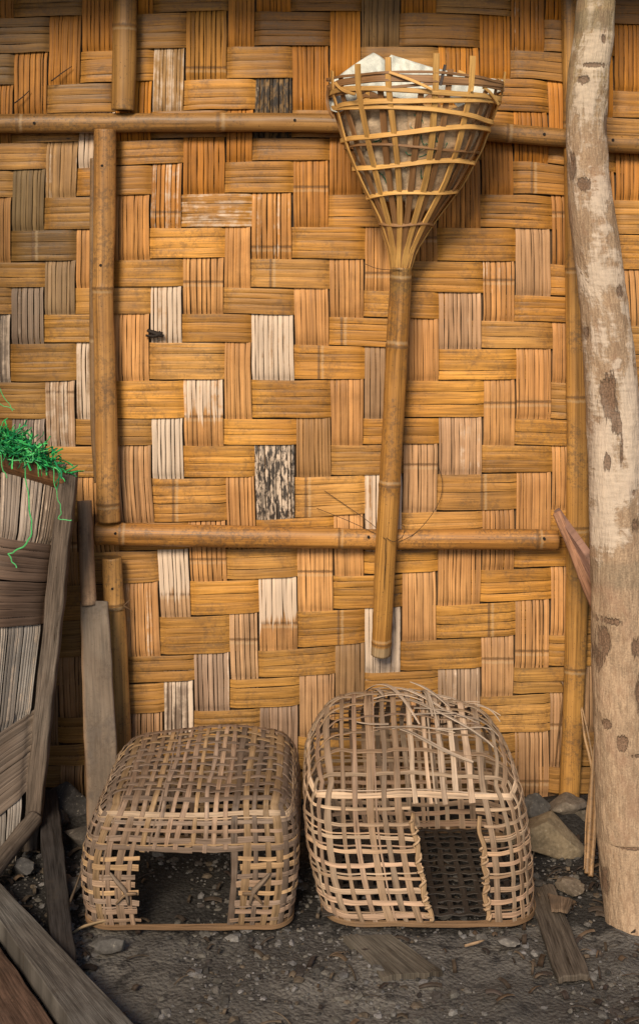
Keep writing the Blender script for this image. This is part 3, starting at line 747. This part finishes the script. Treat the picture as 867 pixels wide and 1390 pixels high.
for i in range(14):
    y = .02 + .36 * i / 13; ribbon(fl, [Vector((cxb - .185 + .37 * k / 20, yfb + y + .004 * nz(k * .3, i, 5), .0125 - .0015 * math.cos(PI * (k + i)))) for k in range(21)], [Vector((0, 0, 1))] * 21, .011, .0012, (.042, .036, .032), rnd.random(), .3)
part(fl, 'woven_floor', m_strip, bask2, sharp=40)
for x in (-.006, .116):
    bd = MB()
    for kk in range(1):
        pts = [surf2((x + .003 * math.sin(k), -bb_, .012 + .18 * k / 20))[0] + Vector((0, -.003, 0)) for k in range(21)]
        ribbon(bd, pts, [Vector((0, -1, 0))] * 21, .009, .003, (.36, .25, .15), .4, .3)
    pts = []
    for k in range(150):
        t = k / 149; th = t * 2 * PI * 8; z = .014 + (.17 if x < 0 else .13) * t
        s_ = surf2((x + .0062 * math.sin(th), -bb_, z))[0]; pts.append(s_ + Vector((0, -.003 - .0052 * math.cos(th), .005 * math.sin(th * .37))))
    tube(bd, pts, [.0024] * 150, 7, (.46, .33, .215), swell=0, step=.004)
    part(bd, 'door_binding', m_strip, bask2)
rnd = random.Random(21)
ls = MB()
def loose(p0, p1, lift, w, base=None):
    pts, ns = [], []; bow = .012 * rnd.random()
    for i in range(16):
        t = i / 15; x = lerp(p0[0], p1[0], t); y = lerp(p0[1], p1[1], t)
        s_, n_ = surf2((x, y, hb)); pts.append(s_ + n_ * (.004 + lift * t * t + bow * math.sin(PI * t))); ns.append(n_)
    ribbon(ls, pts, ns, w, .0011, base or (lambda k_: tuple(c * k_ for c in (.50, .41, .33)))(rnd.uniform(.8, 1.05)), rnd.random(), .3, taper=True)
for _ in range(26):
    x, y = rnd.uniform(-.08, .15), rnd.uniform(-.13, .14); th = rnd.choice((rnd.uniform(-.5, .1), rnd.uniform(2.5, 3.3), rnd.uniform(-1.9, -1.2))); l = rnd.uniform(.06, .16)
    loose((x, y), (max(-.19, min(.19, x + l * math.cos(th))), max(-.17, min(.17, y + l * math.sin(th)))), rnd.choice((0, .004, .01, .018)), rnd.uniform(.004, .010))
loose((-.10, .05), (.02, -.11), .0, .010); loose((-.02, -.12), (.12, -.165), .006, .010); loose((.00, -.06), (.16, -.14), .01, .009); loose((-.13, .10), (-.02, .165), .02, .010); loose((.0, .15), (.16, .13), .03, .007)
loose((-.11, .12), (-.05, .17), .04, .011); loose((-.14, .14), (-.17, .15), .0, .01)
part(ls, 'broken_strip', m_strip, bask2, sharp=40)

# ------------------------------------------------------------------ wooden paddle behind the left basket
pad = empty('wooden_paddle', G(138, 1128), 'long grey wooden paddle with a round handle leaning on the wall', 'paddle')
m = MB(); tube(m, [P(115, 680, 2.93), P(117.5, 745, 2.905), P(121, 822, 2.875)], [.0165, .0170, .0175], 18, (.30, .205, .135), rough=.05, swell=0)
part(m, 'handle', m_paddle, pad)
m = MB(); slab(m, P(108, 815, 2.87), P(146.5, 816, 2.87), P(165, 1138, 2.755), P(119, 1140, 2.755), .016, (.155, .135, .115), 8, 40, .0025, basef=lambda u, v: (.17, .14, .115) if u > .1 else (.24, .16, .10))
part(m, 'blade', m_paddle, pad, bevel=.003, sharp=40)

# ------------------------------------------------------------------ slanted woven manger at the left with frame
man = empty('woven_manger', (-.72, 2.70, 0), 'grey weathered woven bamboo side of a manger in a wooden frame at the left edge', 'manger')
TL, TR, BR, BL = P(-80, 600, 2.66), P(92, 648, 2.775), P(42, 1140, 2.765), P(-80, 1225, 2.60)
def mmap(x, y, d):
    u, v = x / 172.0, y / 500.0
    p = TL.lerp(TR, u).lerp(BL.lerp(BR, u), v); n_ = (TR - TL).cross(BL - TL).normalized()
    return p + n_ * d + n_ * .012 * math.sin(u * 5 + v * 7)
if (TR - TL).cross(BL - TL).normalized().y < 0: mdep = -1
MC = [-4, 24, 50, 80, 106, 134, 164]; MR = [0, 46, 94, 146, 204, 268, 330, 384, 436, 470, 520]
mcol = lambda c, y: interp(list(range(7)), MC, c) - .05 * (y - 60) * (c / 6) + .01 * (c > 3) * (120 - y) * (y < 120)
mrow = lambda r, x: interp(list(range(11)), MR, r) + (r > 5) * (120 - x) * .32
gv = lambda x, y: Vector(random.choice(((.36, .30, .26), (.28, .22, .175), (.40, .34, .30), (.33, .20, .095)) if y < 200 else ((.44, .42, .40), (.35, .33, .315), (.50, .475, .45)))) * R(.85, 1.1)
gh = lambda x, y: Vector(random.choice(((.15, .10, .075), (.19, .135, .105), (.13, .09, .07)) if y < 300 else ((.20, .165, .14), (.16, .135, .115)))) * R(.85, 1.1)
SPM = [(x, y, .33, .05, None, None, 0) for x in (15, 70, 90, 112, 140) for y in (60, 235, 260)]
a_, b_ = weave(mcol, mrow, list(range(0, 6)), list(range(0, 10)), mmap, gv, gh, (1, 3), SPM, (), vw=5.5, hw=9.5, unit=2.7 / F, dep=.004, hl=3,
               vs_=lambda c, r: r % 4 == (2 if c < 3 else 0), hs_=lambda c, r: (c == 0 and r % 4 in (0, 1)) or (c == 3 and r % 4 in (2, 3)))
part(a_, 'upright_slats', m_weave_v, man); part(b_, 'level_bands', m_weave_v, man)
m = MB(); q = Vector((0, .03, 0))
slab(m, mmap(2, 0, 0) + q, mmap(168, 0, 0) + q, mmap(168, 500, 0) + q, mmap(2, 505, 0) + q, .012, (.04, .033, .03), 6, 10, .001)
part(m, 'backing_board', m_wood, man)
m = MB(); slab(m, P(79, 646, 2.735), P(104, 641, 2.735), P(50, 1156, 2.745), P(27, 1158, 2.745), .034, (.125, .105, .09), 6, 46, .004, basef=lambda u, v: tuple(c * (1 + .25 * nz(v * 9, u * 3)) for c in (.135, .112, .096)))
part(m, 'frame_board', m_wood, man, bevel=.003, sharp=40)
m = MB(); tube(m, [P(-90, 592, 2.66), P(0, 621, 2.72), P(50, 638, 2.745), P(92, 652, 2.76)], [.027, .027, .026, .022], 18, (.20, .10, .045), rough=.08, swell=0)
part(m, 'top_pole', m_pole, man)
m = MB(); tube(m, [P(47, 1112, 2.74), P(0, 1170, 2.60), P(-60, 1245, 2.42)], [.018, .019, .02], 14, (.14, .12, .105), rough=.15, swell=0)
part(m, 'bottom_pole', m_wood, man)

# green raffia tangle on it
rnd = random.Random(5)
m = MB()
def strand(p0, l, drop, curl, w, base):
    pts = []; ns = []; p = Vector(p0); d = Vector((rnd.gauss(0, 1), rnd.gauss(0, .6), rnd.gauss(0, .6))).normalized()
    n = max(6, int(l / .006)); ph = rnd.uniform(0, 6)
    for i in range(n):
        pts.append(p.copy()); ns.append(Vector((math.sin(ph + i * .3), -1, math.cos(ph + i * .4))).normalized())
        d = (d + Vector((rnd.gauss(0, curl), rnd.gauss(0, curl * .7), rnd.gauss(0, curl) - drop))).normalized(); p = p + d * (l / n)
    ribbon(m, pts, ns, w, .0005, base, rnd.random(), .2)
GR = [(.02, .30, .08), (.04, .42, .11), (.012, .16, .055), (.08, .54, .15), (.015, .22, .09)]
for _ in range(700):
    x = rnd.triangular(-95, 97, 5); yb = interp([-95, 0, 50, 95], [590, 604, 622, 640], x)
    dd = interp([-95, 0, 95], [2.655, 2.715, 2.745], x) - rnd.uniform(.0, .035)
    thick = interp([-95, 30, 80, 100], [30, 24, 14, 3], x)
    strand(P(x, yb - rnd.random() ** 1.5 * thick + 4, dd), rnd.uniform(.015, .06), .02, .24, rnd.uniform(.0016, .0046), rnd.choice(GR))
for pts, w in (([(32, 615), (37, 660), (42, 700), (44, 722), (37, 738), (22, 748), (12, 752), (17, 762), (24, 772)], .0032), ([(72, 632), (75, 660), (80, 680), (84, 694), (80, 704), (88, 706), (100, 706)], .0022), ([(0, 612), (5, 640), (12, 650)], .0025), ([(10, 624), (28, 625), (44, 627), (46, 617), (34, 610)], .003), ([(-5, 520), (10, 545), (20, 560)], .002), ([(-8, 540), (6, 552), (24, 556)], .002)):
    pp = [P(x, y, 2.685) for x, y in pts]; q = []
    for i in range(len(pp) - 1):
        for k in range(6): q.append(pp[i].lerp(pp[i + 1], k / 6) + Vector((.0012 * math.sin(i * 6 + k), 0, .001 * math.cos(i * 5 + k))))
    ribbon(m, q, [Vector((.2, -1, .1)).normalized()] * len(q), w, .0005, (.08, .42, .14), .5, .3)
solo(m, 'green_raffia', m_twine, P(20, 612, 2.7), 'tangle of bright green plastic raffia draped over the manger top pole', 'raffia')

# ------------------------------------------------------------------ trunk post
def trunk():
    m = MB()
    ys = [-160, -60, 0, 50, 100, 140, 180, 230, 300, 400, 480, 560, 700, 900, 1100, 1200, 1275, 1310]
    le = [790, 786, 783, 778, 770, 768, 767, 769, 773, 785, 791, 795, 800, 803, 808, 815, 826, 829]
    re = [846, 838, 834, 833, 826, 824, 823, 825, 836, 850, 860, 867, 876, 881, 888, 892, 902, 908]
    dp = [2.86, 2.855, 2.85, 2.845, 2.84, 2.835, 2.83, 2.82, 2.80, 2.78, 2.76, 2.74, 2.70, 2.63, 2.55, 2.50, 2.455, 2.44]
    dark = [(819, 535, 12, 32, 1), (828, 570, 9, 20, .9), (835, 610, 3.5, 35, .7), (817, 622, 5, 12, .9), (852, 663, 4, 5, .8), (787, 252, 8, 10, 1), (855, 705, 10, 16, .8), (812, 862, 9, 22, .95), (822, 835, 18, 7, .8), (807, 880, 6, 28, .7),
            (862, 930, 9, 34, .85), (836, 995, 9, 12, .95), (817, 973, 8, 7, .7), (820, 170, 6, 22, .65), (786, 112, 9, 7, .75), (800, 92, 22, 3.5, .75), (814, 57, 4, 7, .8), (773, 228, 4, 24, .7), (835, 395, 8, 10, .7), (792, 450, 3, 11, .9),
            (855, 1012, 20, 4, .6), (845, 1135, 25, 2, .8), (815, 1190, 8, 28, .7), (826, 1278, 30, 14, .55), (840, 250, 4, 10, .4), (855, 870, 8, 14, .6)]
    white = [(808, 275, 16, 22, .4), (815, 310, 12, 8, .3), (820, 350, 20, 12, .25), (812, 375, 22, 20, .34), (798, 330, 12, 40, .15), (815, 455, 22, 26, .2), (845, 420, 12, 8, .3), (830, 490, 6, 8, .5), (845, 560, 18, 60, .34), (815, 600, 16, 50, .34), (850, 640, 22, 60, .34), (818, 665, 18, 28, .3),
             (815, 712, 16, 30, .5), (838, 722, 10, 20, .3), (800, 75, 24, 26, .36), (795, 140, 22, 30, .3), (840, 520, 14, 30, .3), (860, 590, 12, 40, .3)]
    N, SG = 620, 72; prev = None
    for j in range(N + 1):
        y = lerp(-160, 1310, j / N)
        d = interp(ys, dp, y); xl, xr = interp(ys, le, y), interp(ys, re, y)
        c = P(.5 * (xl + xr), y, d); r = .5 * (xr - xl) * d / F
        row = []
        for k in range(SG):
            th = 2 * PI * k / SG
            ct, s_ = -math.sin(th), math.cos(th)
            rr = r * (1 + .035 * nz(ct * 1.2, s_ * 1.2, y * .008) + .030 * nz(ct * 3, s_ * 3, y * .03 + 5) + .014 * nz(ct * 8, s_ * 8, y * .07 + 9) + .006 * nz(ct * 20, s_ * 20, y * .2) + .10 * sst(1215, 1310, y) * (1 + nz(ct * 2.5, s_ * 2.5, 3)))
            sx = .5 * (xl + xr) + ct * .5 * (xr - xl)
            dk = wh = 0.0
            if s_ < .25:
                for (u, v, ru, rv_, a) in dark:
                    if abs(y - v) < rv_ * 2.5 and abs(sx - u) < ru * 2.5: dk = max(dk, a * math.exp(-(((sx - u) / ru) ** 2 + ((y - v) / rv_) ** 2) * .9))
                for (u, v, ru, rv_, a) in white:
                    if abs(y - v) < rv_ * 2.5 and abs(sx - u) < ru * 2.5: wh = max(wh, a * math.exp(-(((sx - u) / ru) ** 2 + ((y - v) / rv_) ** 2) * .8))
            rr -= .004 * dk
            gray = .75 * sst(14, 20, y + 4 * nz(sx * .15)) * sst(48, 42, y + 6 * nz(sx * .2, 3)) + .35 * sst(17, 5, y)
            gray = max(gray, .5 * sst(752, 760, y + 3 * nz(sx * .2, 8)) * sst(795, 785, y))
            b = Vector((.39, .275, .18)).lerp(Vector((.38, .285, .165)), sst(200, 90, y)).lerp(Vector((.33, .235, .155)), sst(800, 1200, y) * .6)
            row.append(m.add(c + Vector((ct * rr, s_ * rr, 0)), (th * .06, y * .0016, 3.0), b, (.41 * sst(950, 650, y) + wh, dk, gray, 0)))
        if prev:
            for k in range(SG): m.f.append((prev[k], row[k], row[(k + 1) % SG], prev[(k + 1) % SG]))  # seam at the back
        prev = row
    return m
tk = trunk()
solo(tk, 'trunk_post', m_trunk, G(866, 1275), 'pale bent tree trunk post with peeled bark and dark scars', 'post')
m = MB()
slab(m, P(758, 688, 2.90), P(766, 700, 2.895), P(812, 790, 2.80), P(806, 755, 2.80), .016, (.33, .20, .16), 5, 20, .003); 
solo(m, 'split_wood', m_wood, P(780, 730, 2.88), 'upper pinkish splinter of split wood wedged behind the trunk post', 'wood', bevel=.002, sharp=40)
m = MB()
slab(m, P(750, 697, 2.885), P(759, 693, 2.885), P(812, 803, 2.79), P(809, 842, 2.79), .014, (.36, .20, .13), 5, 20, .003)
solo(m, 'split_wood', m_wood, P(775, 750, 2.86), 'lower reddish splinter of split wood with a broad flat face', 'wood', bevel=.002, sharp=40)
m = MB()
for pts, r in (([(796, 1186), (800, 1120), (803, 1060), (806, 1010)], .0055), ([(801, 1190), (806, 1130), (808, 1080), (806, 1040)], .006), ([(797, 1150), (799, 1080), (806, 1050), (802, 1020), (795, 985), (789, 960)], .0028), ([(800, 1100), (804, 1060), (800, 1030), (793, 1000), (788, 962)], .003), ([(793, 1180), (795, 1110), (801, 1070), (806, 1050)], .002)):
    pp = [P(x, y, lerp(2.62, 2.80, (1190 - y) / 230)) for x, y in pts]; tube(m, pp, [r] * (len(pp) - 1) + [r * .5], 7, (.36, .23, .12), rough=.3, swell=0)
solo(m, 'dry_stalk', m_pole, G(798, 1190), 'bundle of split dry stalks leaning against the foot of the trunk post', 'stalk')

# ------------------------------------------------------------------ ground
def ground():
    xs = [-60, -25, -10, -5, -2.5] + [-1.5 + i * .016 for i in range(188)] + [2.5, 5, 10, 25, 60]
    ys = [-60, -25, -8, -2, .4] + [1.2 + i * .016 for i in range(120)] + [3.3, 4.5, 8, 25, 60]
    m = MB(); n = len(xs)
    for y in ys:
        for x in xs:
            h = .012 * nz(x * 6, y * 6, 1) + .008 * nz(x * 17, y * 17, 5) + .004 * nz(x * 40, y * 40, 9) - .006
            near = 1 if abs(x) < 1.4 and 1.3 < y < 3.0 else 0
            h *= near
            if near: h += .035 * sst(2.72, 2.98, y) * (.6 + .6 * nz(x * 5, y * 5, 4)) * sst(-.1, .5, abs(x + .05))
            m.add((x, y, h - .004), (0, 0, 0), (.1, .1, .1), (near * .9 * sst(2.34, 2.50, y + .05 * nz(x * 4, y * 4, 3)) * sst(.75, .5, x), 0, 9, 0))  # painted shade: soil darkened inside the baskets and behind them
    for j in range(len(ys) - 1):
        for i in range(n - 1):
            a = j * n + i; m.f.append((a, a + 1, a + n + 1, a + n))
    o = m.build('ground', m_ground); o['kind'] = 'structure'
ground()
rnd = random.Random(77)
m = MB()
PC = [(.10, .095, .09), (.16, .155, .155), (.07, .06, .055), (.20, .19, .18), (.12, .095, .07), (.22, .21, .21), (.07, .065, .06), (.12, .11, .10), (.14, .13, .115)]
def pebble(x, y, s, z0=0.0):
    b = rnd.choice(PC); k = rnd.uniform(.5, .95); sd = rnd.random(); base = len(m.v)
    phi = (1 + 5 ** .5) / 2
    vs = [(-1, phi, 0), (1, phi, 0), (-1, -phi, 0), (1, -phi, 0), (0, -1, phi), (0, 1, phi), (0, -1, -phi), (0, 1, -phi), (phi, 0, -1), (phi, 0, 1), (-phi, 0, -1), (-phi, 0, 1)]
    sx, sy, sz = s * rnd.uniform(.7, 1.4), s * rnd.uniform(.7, 1.3), s * rnd.uniform(.35, .8); th = rnd.uniform(0, 6.3); c_, s_ = math.cos(th), math.sin(th)
    for v in vs:
        j = rnd.uniform(.4, .66); X, Y, Z = v[0] * sx * j, v[1] * sy * j, v[2] * sz * j
        m.add((x + X * c_ - Y * s_, y + X * s_ + Y * c_, z0 + Z), (X, Y, Z + sd), tuple(q * k for q in b))
    for f in ((0, 11, 5), (0, 5, 1), (0, 1, 7), (0, 7, 10), (0, 10, 11), (1, 5, 9), (5, 11, 4), (11, 10, 2), (10, 7, 6), (7, 1, 8), (3, 9, 4), (3, 4, 2), (3, 2, 6), (3, 6, 8), (3, 8, 9), (4, 9, 5), (2, 4, 11), (6, 2, 10), (8, 6, 7), (9, 8, 1)):
        m.f.append(tuple(base + q for q in f))
def gh_(x, y): return .012 * nz(x * 6, y * 6, 1) + .008 * nz(x * 17, y * 17, 5) + .004 * nz(x * 40, y * 40, 9) - .010
for _ in range(14000):
    x, y = rnd.uniform(-.95, .95), rnd.uniform(1.95, 2.95)
    s = .0016 * math.exp(abs(rnd.gauss(0, .8)))
    if nz(x * 4.5, y * 4.5, 33) < rnd.uniform(-.5, .25): continue
    pebble(x, y, min(s, .013), gh_(x, y) + .001)
o = m.build('gravel', m_pebble, smooth=False); o['kind'] = 'stuff'; o['label'] = 'loose grey gravel and grit over dark earth'; o['category'] = 'gravel'
m = MB()
for _ in range(700):
    x, y = rnd.uniform(-.9, .9), rnd.uniform(2.0, 2.95)
    if rnd.random() < .5: x = rnd.choice((rnd.uniform(-.85, -.4), rnd.uniform(.35, .75)))
    l, w = rnd.uniform(.008, .045), rnd.uniform(.002, .012); th = rnd.uniform(0, 6.3); d = Vector((math.cos(th), math.sin(th), rnd.uniform(-.15, .15)))
    z = gh_(x, y) + .006
    pts = [Vector((x, y, z)) + d * l * (t / 4 - .5) + Vector((0, 0, .004 * math.sin(PI * t / 4))) for t in range(5)]
    ribbon(m, pts, [Vector((rnd.gauss(0, .3), rnd.gauss(0, .3), 1)).normalized()] * 5, w, .0008, (lambda k_, q_: tuple(c * k_ for c in q_))(rnd.uniform(.35, .95), rnd.choice(((.15, .105, .07), (.10, .08, .065), (.20, .16, .12), (.07, .055, .05)))), rnd.random(), .5)
o = m.build('litter', m_strip); o['kind'] = 'stuff'; o['label'] = 'scattered dry leaf and bamboo chips on the ground'; o['category'] = 'litter'

rocks = [  # photo x, y of the base, size m, colour, label
    (748, 1163, .085, .075, .058, (.17, .135, .09), 'big brown boulder between the right basket and the trunk post'),
    (765, 1093, .055, .04, .035, (.15, .125, .10), 'rounded brown stone under the foot of the right bamboo post'),
    (722, 1093, .04, .035, .03, (.075, .07, .065), 'dark stone tight against the wall beside the right basket'),
    (800, 1120, .035, .03, .022, (.14, .12, .095), 'small stone behind the bundle of dry stalks'),
    (95, 1106, .055, .04, .045, (.05, .046, .044), 'dark stone against the wall between paddle and charred plank'),
    (112, 1150, .045, .04, .03, (.06, .052, .045), 'dark brown stone beside the lower end of the paddle'),
    (75, 1128, .035, .035, .025, (.045, .042, .042), 'small dark stone touching the charred plank'),
    (92, 1215, .03, .03, .016, (.055, .052, .052), 'dark flat stone right of the charred plank'),
    (30, 1190, .03, .03, .02, (.07, .068, .068), 'grey stone left of the charred plank near the manger'),
    (148, 1292, .035, .022, .013, (.085, .08, .075), 'smooth grey stone before the left corner of the left basket'),
    (690, 1287, .022, .02, .012, (.13, .12, .11), 'pale stone before the right corner of the right basket'),
    (775, 1215, .03, .03, .015, (.15, .12, .09), 'flat brownish stone on the broken boards by the trunk post')]
for i, (px, py, sx, sy, sz, b, lab) in enumerate(rocks):
    g = G(px, py); c = Vector((g.x, min(g.y + sy * .6, 2.93 - sy * .2), sz * .45))
    mm = MB(); rock(mm, c, sx, sy, sz, .13 + i * .37, b, 4, .3)
    solo(mm, 'stone', m_rock, (c.x, c.y, 0), lab, 'stone', sharp=55)
def board(tl, tr, br, bl, th, base, lab, name='wood_plank', mat=m_wood, **k):
    mm = MB(); slab(mm, tl, tr, br, bl, th, base, 12, 36, .004, jag=.008, **k)
    c = (tl + br) * .5; return solo(mm, name, mat, (c.x, c.y, 0), lab, 'plank', bevel=.0025, sharp=40)
board(G(51, 1072, .055), G(78, 1070, .055), G(104, 1312, .03), G(72, 1312, .03), .03, (.040, .037, .038), 'charred dark plank lying on the ground under the manger frame', 'charred_plank')
board(G(-70, 1150, .05), G(-16, 1180, .05), G(230, 1440, .05), G(160, 1475, .05), .04, (.13, .125, .12), 'pale grey board crossing the lower left corner')
board(G(-120, 1190, .03), G(-72, 1185, .03), G(140, 1480, .03), G(60, 1500, .03), .03, (.13, .085, .065), 'reddish brown board under the edge of the pale grey board')
board(G(466, 1270, .004), G(530, 1268, .006), G(600, 1318, .000), G(520, 1326, .000), .012, (.12, .107, .09), 'ribbed weathered plank poking out under the front of the right basket')
board(G(715, 1205, .008), G(750, 1200, .008), G(800, 1322, .003), G(756, 1326, .003), .012, (.115, .10, .085), 'ribbed grey plank lying just right of the right basket')
board(G(742, 1212, .020), G(775, 1220, .022), G(770, 1236, .022), G(748, 1234, .018), .006, (.20, .15, .11), 'small brown chip of wood on the ribbed grey plank', 'wood_chip')
mm = MB(); tube(mm, [G(84, 1247, .02), G(98, 1218, .035), G(112, 1178, .05)], [.0035, .003, .0015], 7, (.11, .085, .065), rough=.3, swell=0)
solo(mm, 'twig', m_wood, G(98, 1218), 'thin bent twig leaning across the charred plank', 'twig')
mm = MB(); tube(mm, [G(630, 1284, .006), G(645, 1280, .007), G(657, 1276, .007)], [.0022, .003, .001], 6, (.32, .23, .15), swell=0)
solo(mm, 'wood_splinter', m_wood, G(645, 1280), 'short pale splinter on the gravel before the right basket', 'splinter')

# ------------------------------------------------------------------ unseen eave added above the wall to shade its top
mm = MB(); slab(mm, Vector((-3.2, 3.25, 2.50)), Vector((3.2, 3.25, 2.50)), Vector((3.2, 2.55, 2.08)), Vector((-3.2, 2.55, 2.08)), .10, (.20, .15, .09), 30, 10, .03)
solo(mm, 'shade_eave', m_wood, (0, 2.8, 2.3), 'unseen eave added above the woven wall to shade its top', 'light blocker')

mm = MB(); slab(mm, Vector((-1.02, 2.95, 2.3)), Vector((-1.06, 1.75, 2.3)), Vector((-1.06, 1.75, -.03)), Vector((-1.02, 2.95, -.03)), -.04, (.28, .17, .07), 20, 10, .006)  # added out of view to darken the left of the wall
solo(mm, 'shade_partition', m_weave_v, (-1.04, 2.35, 0), 'unseen partition added left of the manger to shade the woven wall', 'shade partition')

# ------------------------------------------------------------------ light, sky, camera
SUN_DIR = Vector((.20, .85, -.54)).normalized()    # direction the light travels
w = bpy.data.worlds.new('World'); scene.world = w; w.use_nodes = True
nt = w.node_tree; sky = nt.nodes.new('ShaderNodeTexSky'); sky.sky_type = 'NISHITA'; sky.sun_disc = False
el = math.asin(-SUN_DIR.z); az = math.atan2(-SUN_DIR.x, -SUN_DIR.y)
sky.sun_elevation = el; sky.sun_rotation = az
bg = nt.nodes['Background']; bg.inputs[1].default_value = .07; nt.links.new(sky.outputs[0], bg.inputs[0])
ld = bpy.data.lights.new('sun', 'SUN'); ld.energy = 3.0; ld.angle = math.radians(18); ld.color = (1, .83, .62)
lo = bpy.data.objects.new('sun', ld); COL.objects.link(lo); lo.rotation_euler = SUN_DIR.to_track_quat('-Z', 'Y').to_euler(); lo.location = (-1, -2, 4)

cam = bpy.data.cameras.new('camera'); co = bpy.data.objects.new('camera', cam); COL.objects.link(co)
co.location = (0, 0, EYE); co.rotation_euler = (PI / 2, 0, 0)
cam.sensor_fit = 'VERTICAL'; cam.sensor_height = 36.0; cam.lens = 36.0 * F / 1390.0
cam.shift_y = -(695.0 - HZ) / 1390.0; cam.clip_end = 300; cam.clip_start = .05
scene.camera = co
vs = scene.view_settings; vs.view_transform = 'Standard'; vs.look = 'None'; vs.gamma = 1; vs.use_curve_mapping = False; vs.exposure = 0.47
scene.cycles.max_bounces = 6
